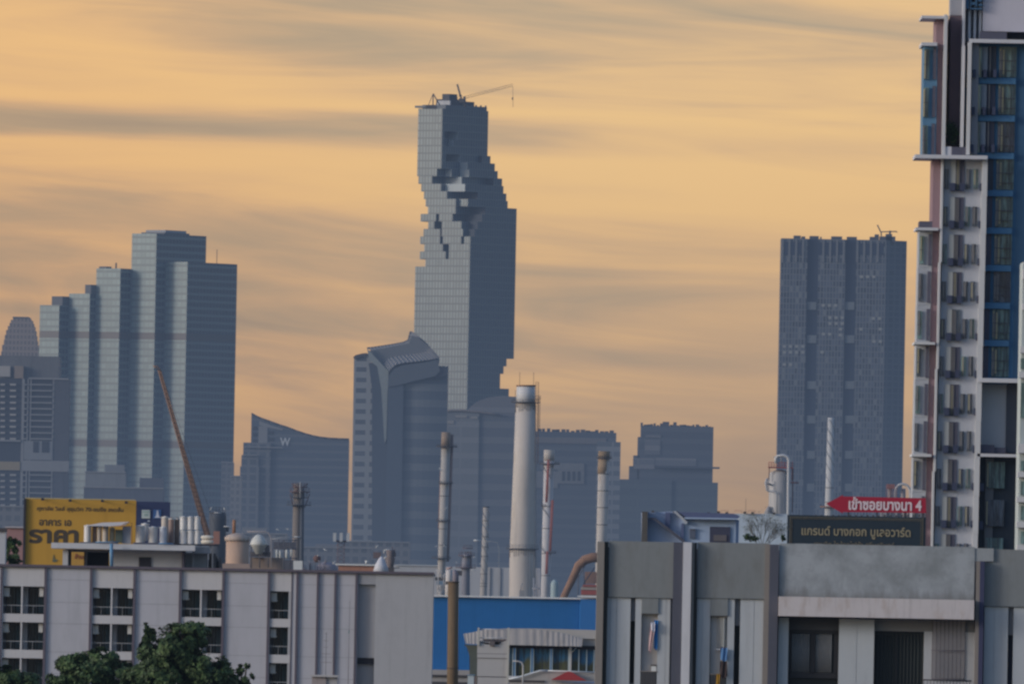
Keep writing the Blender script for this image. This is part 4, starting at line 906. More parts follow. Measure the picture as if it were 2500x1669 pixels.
# ================================================================ near field
mWall = plain((.46, .46, .50), .85, .07, .14, .13, stain=(.40, .40, .43), key='nw'); mWall2 = plain((.40, .405, .425), .85, .07, .2, .14, stain=(.35, .35, .37), key='nw2')
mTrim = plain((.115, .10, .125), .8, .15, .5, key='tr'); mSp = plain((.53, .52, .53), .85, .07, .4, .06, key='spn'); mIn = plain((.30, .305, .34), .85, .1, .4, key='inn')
mGl = glassm((.035, .05, .06)); mGl2 = glassm((.05, .075, .085)); mAC = plain((.55, .55, .53), .6, .1, 2., key='ac')
mRail = plain((.50, .50, .52), .4, .1, 1., metal=.3, key='rail'); mDark = plain((.035, .035, .045), .8, .2, .5, key='dkn')
# ---------------- white apartment building, left
T = Thing('apartment_building', 'long white-grey apartment building with recessed balcony bays in front of the billboard', 'apartment building', 1400, 0, 1378)
kx = T.k
def Q(u0, u1, v0, v1, mb, y0, t_, mi=0): mb.box(u0 * kx, u1 * kx, y0, y0 + t_, -v1 * kx, -v0 * kx, mi)
FB = -T.zg / kx * 1.0
BOT = -T.zg / kx
u_off = lambda X, Y: X + (Y - 1378) * tan(ROLL)
pil = [(2, 7), (109, 115), (220, 226), (326, 332), (438, 444), (543, 549), (654, 660), (724, 729.5), (774, 779), (817, 822), (868, 873.5)]
thin = (712, 714.5)
blank = [(115, 220), (332, 438), (549, 654), (714.5, 724), (729.5, 774), (779, 817), (822, 868), (-160, 2)]
winb = [(7, 109, 0), (226, 326, 0), (444, 543, 0), (660, 712, 1)]
for i, (a, b) in enumerate(blank):
    mb = MB(); js = [0, 33, 88, 140, 209, 262, 330, 400, BOT] if b > 0 else [0, BOT]
    if (a, b) in ((714.5, 724),): js = [0, BOT]
    for v0, v1 in zip(js, js[1:]): Q(a, b, v0 + (.55 if v0 else 3.5), v1, mb, 0, .4)
    T.part('wall_panel', mb, mWall)
    mb = MB(); Q(a, b, 3.5, BOT, mb, .08, 4.); T.part('panel_joint', mb, plain((.20, .20, .22), .9, key='jt'))
for a, b in pil + [thin]:
    mb = MB(); Q(a, b, 3.5, BOT, mb, -.18 if b - a > 3 else -.05, .6); T.part('pilaster', mb, mTrim)
FLO = 87.5
for a, b, single in winb:
    mb = MB(); Q(a, b, 3.5, 51, mb, .02, .4); T.part('wall_panel', mb, mSp)
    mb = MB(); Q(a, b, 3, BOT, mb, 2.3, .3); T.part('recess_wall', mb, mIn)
    for n_ in range(5):
        v = 51 + n_ * FLO
        mb = MB(); Q(a, b, v + 67, v + 87.5, mb, -.05, 2.3); T.part('spandrel', mb, mSp)
        if single: cells = [(a, b - 6)]
        else: cells = [(a, a + 46), (a + 50, b)]; 
        mb = MB()
        if single: Q(b - 6, b, v, v + 67, mb, 0, 2.2)
        else: Q(a + 46, a + 50, v, v + 67, mb, -.02, 2.2); Q(a + 50, a + 62, v, v + 67, mb, 1.6, .8)
        T.part('pier', mb, mSp if not single else mWall2)
        for ci, (c0, c1) in enumerate(cells):
            w0 = c0 + (10 if ci == 0 else 15); w1 = c1 - (0 if ci == 0 else 2)
            if w0 >= w1 - 4: w0 = c0 + 10
            mb = MB(); Q(w0, w1, v + 2, v + 66, mb, 1.9, .3); wn_ = T.part('window', mb, mGl)
            mb = MB(); Q((w0 + w1) / 2 - 1, (w0 + w1) / 2 + 1, v + 2, v + 66, mb, 1.8, .08); Q((w0 + w1) / 2 + 5, w1, v + 8, v + 64, mb, 1.86, .03)
            T.part('curtain', mb, plain((.10, .135, .14), .8, .15, 1.5, key='cur'), wn_)
            mb = MB(); Q(c0, c1, v + 46, v + 47.2, mb, .05, .04)
            for q_ in range(3): x_ = c0 + (c1 - c0) * q_ / 2; Q(x_ - .3, x_ + .3, v + 47, v + 67, mb, .05, .03)
            T.part('railing', mb, mRail)
            if ci == 0:
                mb = MB(); Q(c0 + 3, c0 + 17, v + 4, v + 26, mb, .5, .9); Q(c0 + 6, c0 + 19, v + 22, v + 24, mb, .4, 1.1); T.part('air_conditioner', mb, mAC)
            elif (n_ + int(a)) % 4 != 1:
                mb = MB(); Q(c1 - 12, c1 - 2, v + 2, v + 24, mb, .4, .7); T.part('air_conditioner', mb, mAC)
mb = MB(); Q(-160, 1059, -2.5, 3.5, mb, -.3, 12); T.part('coping', mb, mTrim)
mb = MB(); Q(-160, 1058, -2.4, 3.4, mb, .5, 40.); T.part('roof_slab', mb, plain((.2, .2, .21), .9, .2, .3, key='rs'))
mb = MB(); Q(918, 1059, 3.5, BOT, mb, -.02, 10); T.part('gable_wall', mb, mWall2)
mb = MB(); Q(873.5, 918, 3.5, 209, mb, .35, 9); Q(873.5, 918, 3.5, 30, mb, -.02, 1); Q(873.5, 918, 224, BOT, mb, .9, 9); T.part('niche_wall', mb, plain((.33, .335, .36), .85, .08, .15, .1, key='nic'))  # niche shadow painted in as a darker wall colour
mb = MB(); Q(873.5, 918, 209, 224, mb, .6, 9); T.part('niche_opening', mb, mDark)
mb = MB(); Q(873.5, 876, 30, BOT, mb, -.02, 3); T.part('corner_strip', mb, mWall)
apt = T
# ---------------- rooftop room on it
T = Thing('rooftop_room', 'white rooftop stair room with a flat overhanging slab in front of the yellow billboard', 'rooftop room', 1415, 300, 1382)
mPent = plain((.49, .485, .50), .85, .07, .3, .1, key='pent')
mb = MB(); T.box(mb, 125, 476, 1327, 1340.5, -1, 9); T.part('slab', mb, plain((.56, .56, .57), .85, .08, .3, .12, key='slb'))
mb = MB(); T.box(mb, 276, 444, 1340.5, 1386, 1, 7); T.box(mb, 153, 166, 1340.5, 1384, 0, 2); T.part('wall', mb, mPent)
mb = MB(); T.box(mb, 339, 369, 1359, 1384, .9, .3); T.part('window', mb, mDark)
mb = MB(); T.box(mb, 205, 266, 1346, 1384, 2.5, .4); T.part('doorway', mb, mDark)
mb = MB(); T.box(mb, 160, 276, 1340.5, 1347, 1, .5); T.part('beam', mb, plain((.20, .2, .21), .9))
mb = MB(); T.box(mb, 166, 173, 1346, 1384, 1.2, 1.5); T.box(mb, 207, 213, 1346, 1384, 1.2, .6); T.part('post', mb, plain((.16, .15, .16), .9, key='pst'))
mb = MB(); pline(T, mb, [(272, 1386), (272, 1326)], 4.2, 12, dy=-1.6); T.part('downpipe', mb, plain((.13, .27, .42), .6, .12, .6, .1, key='bp'))
mb = MB(); T.box(mb, 444, 450, 1342, 1388, .6, 6); T.part('corner_post', mb, mTrim)
mb = MB(); T.box(mb, 470, 512, 1334, 1350, 2, 5); T.box(mb, 452, 470, 1348, 1388, 3, 4); T.box(mb, 470, 505, 1350, 1388, 3.4, 4); T.part('side_room', mb, plain((.38, .39, .41), .85, .1, .3, .15, key='sr'))
mb = MB(); T.box(mb, 452, 474, 1348, 1352, 2.6, 4); T.box(mb, 468, 473, 1352, 1386, 2.8, 3); T.part('pale_edge', mb, mPent)
mb = MB(); r = random.Random(9)
for i in range(9): X_ = 505 + r.uniform(0, 34); T.box(mb, X_, X_ + r.uniform(4, 10), 1360 + r.uniform(-14, 16), 1388, 3 + i * .2, 2)
T.part('plant_clutter', mb, plain((.12, .115, .115), .9, .4, .8, key='pcl'))
mb = MB(); T.box(mb, 195, 285, 1323, 1327, -.6, 6); T.box(mb, 325, 425, 1324, 1328.2, -.6, 6); T.part('tank_plinth', mb, plain((.10, .11, .15), .9, .2, .6, key='pln'))
mb = MB(); pline(T, mb, [(233, 1322.5), (272, 1322), (290, 1322)], 1.1, 6, dy=-1.2); pline(T, mb, [(388, 1326), (423, 1326.5)], 1.3, 6, dy=-1.2); T.part('blue_pipe', mb, plain((.11, .26, .44), .5, .1, 1., key='bp2'))
# ribbed water tanks
mTk = plain((.60, .59, .58), .45, .10, 1.2, .1, key='tk'); mTk2 = plain((.46, .42, .38), .6, .15, 1., .2, stain=(.3, .2, .15), key='tk2'); mTk3 = plain((.26, .19, .165), .7, .2, 1., .2, key='tk3')
def tank(X0, X1, Y0, Y1, m_, label, dy=0, g_='ribbed water tanks on the white roof slab'):
    T = Thing('water_tank', label, 'water tank', 1415, (X0 + X1) / 2, Y1, group=g_)
    R = (X1 - X0) / 2 * T.k; z1 = T.P(T.X, Y0).z; n = max(3, int((Y1 - Y0) / 5.)); pr = [(R * .96, 0)]
    for i in range(n):
        a = z1 * .93 * i / n; b = z1 * .93 / n; pr += [(R * .86, a + b * .12), (R * 1.0, a + b * .38), (R * 1.0, a + b * .62), (R * .86, a + b * .88)]
    pr += [(R * .9, z1 * .94), (R * .35, z1 * .985), (R * .3, z1)]
    mb = MB(); mb.lathe(0, dy + R, pr, 20); T.part('shell', mb, m_)
    mb = MB(); mb.lathe(0, dy + R, [(R * 1.06, z1 * .925), (R * 1.1, z1 * .93), (R * 1.06, z1 * .955)], 20); T.part('rim', mb, mPale)
tank(204, 223, 1280, 1323, mTk, 'bright ribbed steel tank at the billboard end of the slab')
tank(224, 236, 1281, 1323, mTk3, 'narrow brown-stained tank second from the billboard end', .4)
tank(236, 248, 1281, 1323, mTk2, 'narrow grey ribbed tank under the left end of the white awning', .2)
tank(249, 265, 1283, 1323, mTk2, 'dull tan ribbed tank beneath the white awning')
tank(266, 280, 1286, 1323, plain((.40, .38, .31), .6, .15, 1., key='tk5'), 'yellowish ribbed tank in the shade of the awning', .3)
tank(330, 354, 1281, 1324, mTk, 'wide white ribbed tank first of the second row')
tank(362, 385, 1284, 1325, mTk, 'white ribbed tank in the middle of the second row')
tank(388, 407, 1284, 1326, plain((.55, .57, .62), .5, .1, 1., key='tk6'), 'bluish white ribbed tank before the brown drum')
tank(342, 362, 1275, 1320, mTk, 'white tank top peeping over the second row', 2.5)
tank(391, 410, 1258, 1322, mTk2, 'tall pale tank left of the brown drum', 2.2)
tank(409, 424, 1262, 1326, mTk3, 'tall rusty brown tank', 1.2)
tank(424, 437, 1262, 1327, plain((.17, .14, .125), .8, .2, 1., key='tk7'), 'tall dark brown tank beside the stacked white tanks', 1.5)
for i, (a, b) in enumerate(((438, 456), (456, 473), (473, 489))):
    tank(a, b, 1259, 1292, mTk, ('first', 'middle', 'last')[i] + ' white tank of the upper tier', .6)
    tank(a + .5, b + .5, 1293, 1327, mTk, ('first', 'middle', 'last')[i] + ' white tank of the lower tier', .6)
T = Thing('awning', 'white sheet awning on rusty poles over the left tanks', 'awning', 1414, 280, 1323)
mb = MB(); mb.prism([(T.P(*q).x, T.P(*q).z) for q in ((217, 1281), (250, 1275), (315, 1273), (304, 1281), (270, 1284), (217, 1283))], -.6, 2.4); T.part('sheet', mb, plain((.60, .60, .63), .7, .08, .6, key='sht'))
mb = MB(); pline(T, mb, [(293, 1284), (308, 1276), (322, 1276), (322, 1328)], .9, 5, dy=-.7); pline(T, mb, [(285, 1284), (320, 1284)], .8, 5, dy=-.7); pline(T, mb, [(300, 1284), (300, 1326)], .9, 5, dy=2.2); T.part('frame', mb, mRust)
mb = MB(); T.box(mb, 281, 299, 1292, 1324, 1, 1); T.part('green_tarp', mb, plain((.09, .115, .10), .8, .3, 1., key='gt2'))
mb = MB(); T.box(mb, 299, 319, 1285, 1326, 1.2, 1); T.part('grey_cabinet', mb, plain((.33, .35, .40), .7, .06, .5, key='gc2'))
T = Thing('cement_bags', 'two cream sacks stacked beside the orange crane cab', 'sacks', 1414, 505, 1327)
for i in range(2):
    mb = MB(); a, b = T.P(490, 1327 - i * 11), T.P(521, 1327 - i * 11); h = 10.5 * T.k
    mb.tube([(a.x, .8, a.z + h / 2), (a.x + .12, .8, a.z + h / 2), ((a.x + b.x) / 2, .8, a.z + h / 2), (b.x - .1, .8, a.z + h / 2), (b.x, .8, a.z + h / 2)], [.05, h * .46, h * .52, h * .46, .05], 8); T.part('sack', mb, plain((.68, .62, .52), .8, .12, 1.5, key='sk'))
T = Thing('parapet_rail', 'dark low rail along the far end of the roof slab', 'railing', 1418, 500, 1332)
mb = MB(); T.box(mb, 425, 535, 1327.5, 1331, 0, .4); T.part('bar', mb, mDk)
mb = MB()
for X_ in (430, 460, 490, 515, 533): pline(T, mb, [(X_, 1330), (X_, 1338)], .7, 4)
T.part('post', mb, mDk)
# left edge: white pillar and pink building
T = Thing('white_pillar', 'white concrete pillar rising above the roof at the very edge of the view', 'pillar', 1405, 4, 1380)
mb = MB(); T.box(mb, -30, 13, 1294, 1386, 0, 3); T.solo2 = T.part('shaft', mb, plain((.45, .46, .49), .85, .1, .3, .15, key='wp'))
mb = MB(); T.box(mb, -32, 15, 1288, 1296, -.2, 3.4); T.part('cap', mb, mDk)
T = Thing('pink_building', 'faded pink building behind the billboard frame', 'building', 1900, 36, 1345)
mb = MB(); T.ground_box(mb, 12, 58, 1286, 1345, 0, 8); T.part('wall', mb, plain((.33, .19, .185), .85, .15, .2, .2, key='pk'))
mb = MB(); T.box(mb, 12, 60, 1284, 1288, -.3, 9); T.part('roof_edge', mb, plain((.4, .38, .4), .8))

# ---------------- billboard
T = Thing('billboard', 'large mustard-yellow billboard with dark Thai writing and a navy end panel', 'billboard', 1650, 200, 1380)
mY = plain((.52, .29, .045), .6, .06, .12, .1, key='yl'); mN = plain((.035, .05, .12), .6, .12, .2, key='nv'); mTx = plain((.07, .055, .04), .6, key='tx')
mb = MB(); T.box(mb, 62, 331, 1219, 1390, 0, .6); T.part('yellow_panel', mb, mY)
mb = MB(); T.box(mb, 331.4, 414, 1224, 1390, .02, .6); T.part('navy_panel', mb, mN)
mb = MB(); T.box(mb, 56.5, 61.8, 1216, 1392, -.3, 1.4); T.part('side_frame', mb, mDark)
mb = MB(); T.box(mb, 62, 331, 1216.5, 1218.9, -.05, .7); T.part('top_edge', mb, plain((.50, .40, .20), .7, key='te'))
for X_, Y_ in ((104, 1218), (171, 1221), (250, 1222), (308, 1226)):
    mb = MB(); T.box(mb, X_ - 3.5, X_ + 3.5, Y_ - 3, Y_ + 3, -1.6, .5); pline(T, mb, [(X_, Y_ - 4), (X_, Y_ - 5)], .6, 4, dy=-1.5); mb.box(*sorted((T.P(X_ - .5, Y_).x, T.P(X_ + .5, Y_).x)), -1.2, 0, T.P(X_, Y_).z - .05, T.P(X_, Y_).z + .05); T.part('floodlight', mb, mDark)
T.text('lettering', 'ศุภาลัย วิลล์ สุขุมวิท 70-แบริ่ง สเตชั่น', 196, 1243, 15, mTx, -.02, .02, 211)
T.text('lettering', 'อาคาร เอ', 135, 1275.5, 15, mTx, -.02, .03, 79)
T.text('lettering', 'ราคา', 131, 1309, 35, mTx, -.02, .045, 122)
mb = MB(); T.box(mb, 346, 366.5, 1244, 1264.5, -.05, .05); T.part('white_emblem', mb, plain((.50, .56, .55), .6, .1, .6, key='we'))
mb = MB(); T.box(mb, 348.5, 364, 1247, 1250, -.09, .04); T.box(mb, 352, 361, 1253, 1259, -.09, .04); T.part('emblem_mark', mb, plain((.30, .40, .38), .6, key='wm'))
mb = MB(); T.box(mb, 374, 393, 1243.5, 1265, -.05, .05); T.part('blue_emblem', mb, plain((.06, .14, .33), .6, key='bm'))
mb = MB(); mb.prism([(T.P(*q).x, T.P(*q).z) for q in ((377, 1263), (381, 1259), (383, 1245), (386, 1245), (388, 1257), (391, 1263))], -.1, -.06); T.part('figure_mark', mb, plain((.55, .58, .68), .6, key='fg'))
mb = MB(); mb.prism([(T.P(*q).x, T.P(*q).z) for q in ((359, 1273), (363, 1268), (367, 1273))], -.05, -.01); T.part('arrow_mark', mb, plain((.4, .45, .55), .6))
mb = MB(); T.box(mb, 173, 206, 1345, 1380, -.05, .05); T.part('orange_patch', mb, plain((.48, .27, .06), .6, key='op2'))
T.text('lettering', 'ล้าน', 193, 1357, 13, plain((.24, .08, .04), .6, key='tx2'), -.1, .04, 22)
mb = MB(); mb.prism([(T.P(*q).x, T.P(*q).z) for q in ((128, 1366), (131, 1352), (134, 1364), (142, 1366), (137, 1371), (128, 1371))], -.05, -.01); T.part('green_mark', mb, plain((.13, .14, .09), .7))
mb = MB()
for X_ in (70, 110, 150, 320): T.ground_box(mb, X_, X_ + 5, 1390, 1400, .8, 1)
T.part('support_post', mb, mDark)

# ---------------- blue warehouse
T = Thing('blue_warehouse', 'long plain cobalt-blue metal warehouse with a white roof edge', 'warehouse', 1950, 1262, 1460)
mBlue = plain((.04, .215, .50), .55, .12, .08, .12, key='bl')
mb = MB(); T.ground_box(mb, 1040, 1416, 1459, 1550, 0, 40); T.part('wall', mb, mBlue)
mb = MB(); T.ground_box(mb, 1416, 1500, 1462, 1550, -1.2, 40); T.part('end_bay', mb, plain((.033, .16, .42), .55, .05, .04, key='bl2'))
mb = MB(); T.box(mb, 1040, 1500, 1455.5, 1459, -.6, 6); T.box(mb, 1410, 1500, 1453.5, 1457, -1.6, 1); T.part('roof_edge', mb, plain((.66, .67, .68), .7, .1, .3, key='wre'))
mb = MB()
nr = 62
for i in range(nr): X_ = 1042 + i * 6.; T.ground_box(mb, X_, X_ + 1., 1461, 1550, -.07, .1)
T.part('cladding_rib', mb, mBlue)
mb = MB(); T.ground_box(mb, 1040, 1160, 1634, 1640, -3, 3); T.part('plinth', mb, plain((.36, .34, .33), .85, .2, .2, .2, key='pl2'))
mb = MB(); T.box(mb, 1040, 1150, 1646, 1650, -3.3, 3.4); T.part('dark_line', mb, mDk)
mb = MB(); T.box(mb, 1040, 1150, 1663, 1690, -3.4, 3.5); T.part('dark_base', mb, mDk)
# ---------------- glazed showroom with a corrugated fascia
T = Thing('showroom', 'low showroom with a curved corrugated grey fascia over blue reflective windows', 'showroom', 1500, 1300, 1560)
mFa = plain((.37, .35, .345), .75, .08, .2, .25, key='fa')
top = [(1131, 1546), (1150, 1543), (1172, 1538), (1196, 1534.5), (1230, 1533.5), (1290, 1534), (1330, 1537), (1360, 1541), (1390, 1548), (1410, 1554), (1422, 1557)]
bot = [(1137, 1570), (1150, 1571), (1172, 1572), (1196, 1572), (1230, 1573), (1290, 1574), (1330, 1575), (1360, 1576), (1390, 1576), (1410, 1577), (1420, 1577)]
mb = MB(); N = 92; vs = []; ff = []
for j in range(N + 1):
    a = along(top, j / N); b = along(bot, j / N); pa = T.P(*a); pb = T.P(*b); dd = (-.03 if j % 4 < 2 else 0.)
    vs += [(pa.x, dd, pa.z), (pb.x, dd - .4, pb.z)]
for j in range(N): ff.append((2 * j, 2 * j + 1, 2 * j + 3, 2 * j + 2))
mb.add(vs, ff); T.part('fascia', mb, mFa)
mb = MB(); mb.prism([(T.P(*q).x, T.P(*q).z) for q in ((1172, 1537), (1230, 1533), (1300, 1533), (1500, 1538), (1500, 1560), (1422, 1558), (1360, 1543), (1300, 1536))], .4, 8); T.part('roof', mb, plain((.43, .41, .395), .8, .08, .2, key='srf'))
mb = MB(); T.box(mb, 1418, 1500, 1554, 1576, .6, 6); T.part('roof_edge', mb, plain((.30, .29, .29), .8, key='srf2'))
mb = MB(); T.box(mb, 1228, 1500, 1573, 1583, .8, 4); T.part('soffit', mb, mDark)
mb = MB(); mb.prism([(T.P(*q).x, T.P(*q).z) for q in ((1133, 1572), (1170, 1574), (1170, 1700), (1147, 1700), (1146, 1600), (1140, 1580))], .6, 4); T.part('dark_side', mb, plain((.10, .115, .10), .7, .3, .3, key='dks'))
# glass: reflection of blue wall over olive growth is painted into the pane colour
mg, t_, b_ = mat('painted_reflection_glass')
oc = t_.new('ShaderNodeTexCoord').outputs['Object']; sx = t_.new('ShaderNodeSeparateXYZ'); t_.put(sx.inputs[0], oc)
nz = t_.noise(t_.scale(oc, (1, 1, .4)), 1.1, 3); hh = t_.m('ADD', sx.outputs[2], t_.m('MULTIPLY', t_.m('SUBTRACT', nz, .5), 2.6))
c_ = t_.mix(t_.step(hh, -2.3, -1.6), (.10, .105, .06), (.045, .16, .30)); c_ = t_.mix(t_.step(t_.noise(t_.scale(oc, (3, 1, .2)), 1.3), .5, .62, 0, .7), c_, (.03, .045, .07))
t_.put(b_.inputs['Base Color'], c_); b_.inputs['Roughness'].default_value = .12
edges = [1233, 1256, 1299, 1345, 1389, 1413, 1432, 1450, 1500]
for a, b in zip(edges, edges[1:]):
    mb = MB(); T.box(mb, a + 1, b - 1, 1576, 1660, 1.2, .2); pn = T.part('window', mb, mg)
mb_ = plain((.42, .52, .58), .4, .06, .6, metal=.3, key='mul')
for X_ in (1252, 1258, 1296, 1302, 1343, 1348, 1388, 1413, 1432, 1450):
    mb = MB(); T.box(mb, X_ - 1.2, X_ + 1.2, 1577, 1655, .9, .25); T.part('mullion', mb, mb_)
mb = MB(); T.box(mb, 1389, 1395, 1577, 1655, .7, .4); T.part('post', mb, plain((.5, .5, .5), .6))
mb = MB(); pline(T, mb, [(1396, 1592), (1407, 1580)], .7, 4, dy=.6); T.part('brace', mb, mb_)
mb = MB(); T.box(mb, 1228, 1300, 1649, 1653, .3, .6); T.part('sill', mb, plain((.6, .6, .62), .6))
# -- low roof and red gable
T = Thing('low_pavilion', 'low pavilion roof edged in white with a red gable on its front', 'pavilion', 1350, 1380, 1660)
mb = MB(); mb.prism([(T.P(*q).x, T.P(*q).z) for q in ((1242, 1656), (1262, 1655), (1318, 1637), (1470, 1641), (1470, 1662), (1300, 1664), (1240, 1664))], 0, 6); T.part('roof', mb, plain((.37, .355, .34), .8, .1, .3, .15, key='lpr'))
mb = MB(); pline(T, mb, [(1242, 1656), (1262, 1653), (1318, 1636), (1336, 1635.5)], 1.9, 6, dy=-.2); pline(T, mb, [(1330, 1635.5), (1470, 1640)], 1.2, 6, dy=-.2); T.part('roof_edge', mb, plain((.68, .72, .75), .6, key='lpe'))
mb = MB(); mb.prism([(T.P(*q).x, T.P(*q).z) for q in ((1345, 1658), (1387, 1637), (1393, 1638), (1432, 1660))], -.9, 1); T.part('red_gable', mb, plain((.33, .045, .05), .7, .1, .4, key='rg'))
mb = MB(); T.box(mb, 1242, 1330, 1659, 1664, -.5, 5); T.part('shade_strip', mb, mDk)  # solid dark strip standing in for shade beneath the roof edge
mb = MB(); T.box(mb, 1242, 1470, 1664, 1800, -.4, 6); T.part('wall', mb, plain((.44, .42, .41), .8, .1, .3, .2, key='lpw'))
mb = MB()
for i in range(30): X_ = 1380 + i * 2.6; T.box(mb, X_, X_ + .6, 1662, 1672, -1., .1)
T.box(mb, 1342, 1458, 1660.5, 1662, -1, .12); T.part('railing', mb, plain((.34, .34, .35), .6, key='lpf'))
T = Thing('street_lamp', 'grey lamp pole curving over at its top in front of the showroom', 'lamp post', 1330, 1277, 1669)
mb = MB(); pline(T, mb, [(1275, 1720), (1277, 1640), (1277, 1624), (1274, 1616), (1266, 1613), (1252, 1612)], [2, 2, 2, 1.8, 1.5, 1.5], 8); T.part('pole', mb, plain((.42, .42, .43), .5, .1, .8, key='lp2'))
# -- grey metal silo / duct housing in front
T = Thing('duct_housing', 'tall pale grey metal box with a pipe rail on top in front of the showroom', 'ventilation unit', 1320, 1202, 1669)
mSi = plain((.43, .42, .42), .6, .06, .3, .12, key='sil')
for y0, y1 in ((1572, 1594), (1595, 1605), (1606.5, 1650), (1652, 1740)):
    mb = MB(); T.box(mb, 1165, 1238, y0, y1, 0 if y0 != 1595 else -.08, 2.2); T.part('panel', mb, mSi)
mb = MB(); T.box(mb, 1166, 1237, 1573, 1740, .05, 2.1); T.part('core', mb, mDk)
mb = MB()
for X_ in (1168, 1240): T.box(mb, X_ - 2.4, X_ + 2.4, 1531, 1700 if X_ > 1200 else 1575, -.15, .3)
T.part('upright', mb, plain((.47, .46, .43), .6, .1, .4, .1, key='upr'))
mb = MB(); 
for Y_ in (1535, 1556): pline(T, mb, [(1168, Y_), (1240, Y_)], 1.1, 6, dy=.1)
T.part('top_rail', mb, plain((.60, .60, .60), .5, key='trl'))
mb = MB(); T.box(mb, 1180, 1236, 1559, 1566, .6, 1.2); T.box(mb, 1196, 1208, 1564, 1576, -.2, 1.2); T.part('dark_vent', mb, plain((.13, .115, .12), .8, key='dv'))
mb = MB(); mb.prism([(T.P(*q).x, T.P(*q).z) for q in ((1166, 1565), (1180, 1562), (1196, 1574), (1210, 1574), (1237, 1562), (1238, 1573), (1166, 1573))], .2, 1.9); T.part('hopper_top', mb, mSi)
T = Thing('utility_box', 'small pale blue box with a peach side next to the grey metal housing', 'box', 1400, 1152, 1669)
mb = MB(); T.box(mb, 1141, 1156, 1647, 1760, 0, 1); T.part('front', mb, plain((.45, .52, .56), .7, key='ub'))
mb = MB(); T.box(mb, 1156.2, 1162, 1649, 1760, .1, 1); T.part('side', mb, plain((.50, .33, .27), .7, key='ub2'))
mb = MB(); T.box(mb, 1140, 1160, 1645.5, 1647, -.1, 1.2); T.part('lid', mb, plain((.15, .28, .45), .7, key='ub3'))

# ---------------- trees in front of the apartment building
def leaf_mat(col, col2, key):
    m, t, b = mat('leaf' + key)
    g_ = t.new('ShaderNodeNewGeometry'); r_ = g_.outputs['Random Per Island']
    n = t.noise(t.new('ShaderNodeTexCoord').outputs['Object'], 1.1, 3)
    c = t.mix(t.m('ADD', t.m('MULTIPLY', r_, .5), t.m('MULTIPLY', t.step(n, .35, .68), .5)), col, col2)
    t.put(b.inputs['Base Color'], c); b.inputs['Roughness'].default_value = .6; b.inputs['Specular IOR Level'].default_value = .25
    return m
mLf = leaf_mat((.020, .036, .015), (.09, .145, .05), 'a'); mLf2 = leaf_mat((.020, .036, .017), (.08, .135, .045), 'b'); mBark = plain((.09, .07, .055), .9, .3, 1., key='bark')
def tree(label, D, X, clumps, base=-20, seed=1, dens=1., leaf=.16, lm=None, grp=None, nm='leafy_tree'):
    T = Thing(nm, label, 'tree', D, X, 1700, group=grp); r = random.Random(seed); mb = MB()
    cs = []
    for (cx_, cy_, rx_, ry_) in clumps:
        c = T.P(cx_, cy_); R1, R2 = rx_ * T.k, ry_ * T.k; cs.append((c, R1, R2)); n = int(520 * dens * rx_ * ry_ / 400) + 60
        sub = [(Vector((r.gauss(0, .55), r.gauss(0, .55), r.gauss(0, .5))), r.uniform(.28, .5)) for _ in range(max(5, int(rx_ * ry_ / 90)))]
        for _ in range(n):
            o_, s_ = r.choice(sub); q = o_ + Vector((r.gauss(0, 1), r.gauss(0, 1), r.gauss(0, 1))).normalized() * s_ * r.uniform(.55, 1.05)
            if q.length > 1.12: q = q.normalized() * r.uniform(.85, 1.12)
            p = c + Vector((q.x * R1, q.y * R1, q.z * R2)); nrm = (q + Vector((r.gauss(0, .5), r.gauss(0, .5), r.gauss(.5, .5)))).normalized()
            a = nrm.cross(Vector((r.gauss(0, 1), r.gauss(0, 1), r.gauss(0, 1)))).normalized(); b = nrm.cross(a); L = leaf * r.uniform(.6, 1.4); Wd = L * .5
            mb.add([p - a * L, p - b * Wd, p + a * L, p + b * Wd], [(0, 1, 2, 3)])
    T.part('crown', mb, lm or mLf)
    mb = MB(); g0 = Vector((0, 1, T.zg)); tp = min((c for c, _, _ in cs), key=lambda c: (c.x) ** 2); j = Vector((tp.x * .3, 1, tp.z - 3.5))
    mb.tube([g0, g0.lerp(j, .5) + Vector((.2, 0, 0)), j], [.38, .3, .22], 10)
    for c, R1, R2 in cs: mb.tube([j, j.lerp(c, .55) + Vector((0, .2, .3)), c], [.14, .09, .03], 6)
    T.part('trunk', mb, mBark)
tree('large dark green tree with a rounded top, the tallest before the white building', 1150, 440, [(432, 1585, 62, 60), (470, 1548, 46, 32), (400, 1640, 62, 50), (500, 1640, 60, 50), (362, 1562, 22, 30), (357, 1533, 8, 13), (375, 1600, 40, 42), (540, 1650, 40, 36), (446, 1536, 22, 16), (480, 1530, 14, 12), (340, 1660, 40, 40)], seed=3)
tree('broad dark tree left of the tallest one', 1180, 220, [(215, 1640, 62, 48), (180, 1620, 40, 30), (255, 1608, 40, 26), (290, 1650, 40, 40), (150, 1665, 36, 40), (240, 1590, 18, 12), (200, 1600, 26, 16), (140, 1690, 30, 40)], seed=8, lm=mLf2)
tree('small shrubby tree at the right end of the dark foliage', 1200, 585, [(580, 1655, 26, 30), (600, 1668, 22, 30), (590, 1630, 12, 12), (560, 1672, 30, 26), (603, 1622, 7, 8)], seed=11, lm=mLf2, leaf=.13)
tree('low dark tree at the edge of the view below the first balconies', 1220, 40, [(20, 1655, 40, 32), (60, 1668, 40, 30), (95, 1680, 30, 28), (-10, 1640, 26, 30)], seed=15)
tree('dark drooping tree in front of the pink building', 1600, 26, [(18, 1335, 16, 34), (34, 1330, 18, 18), (36, 1368, 28, 16), (8, 1310, 10, 16)], seed=19, leaf=.2)
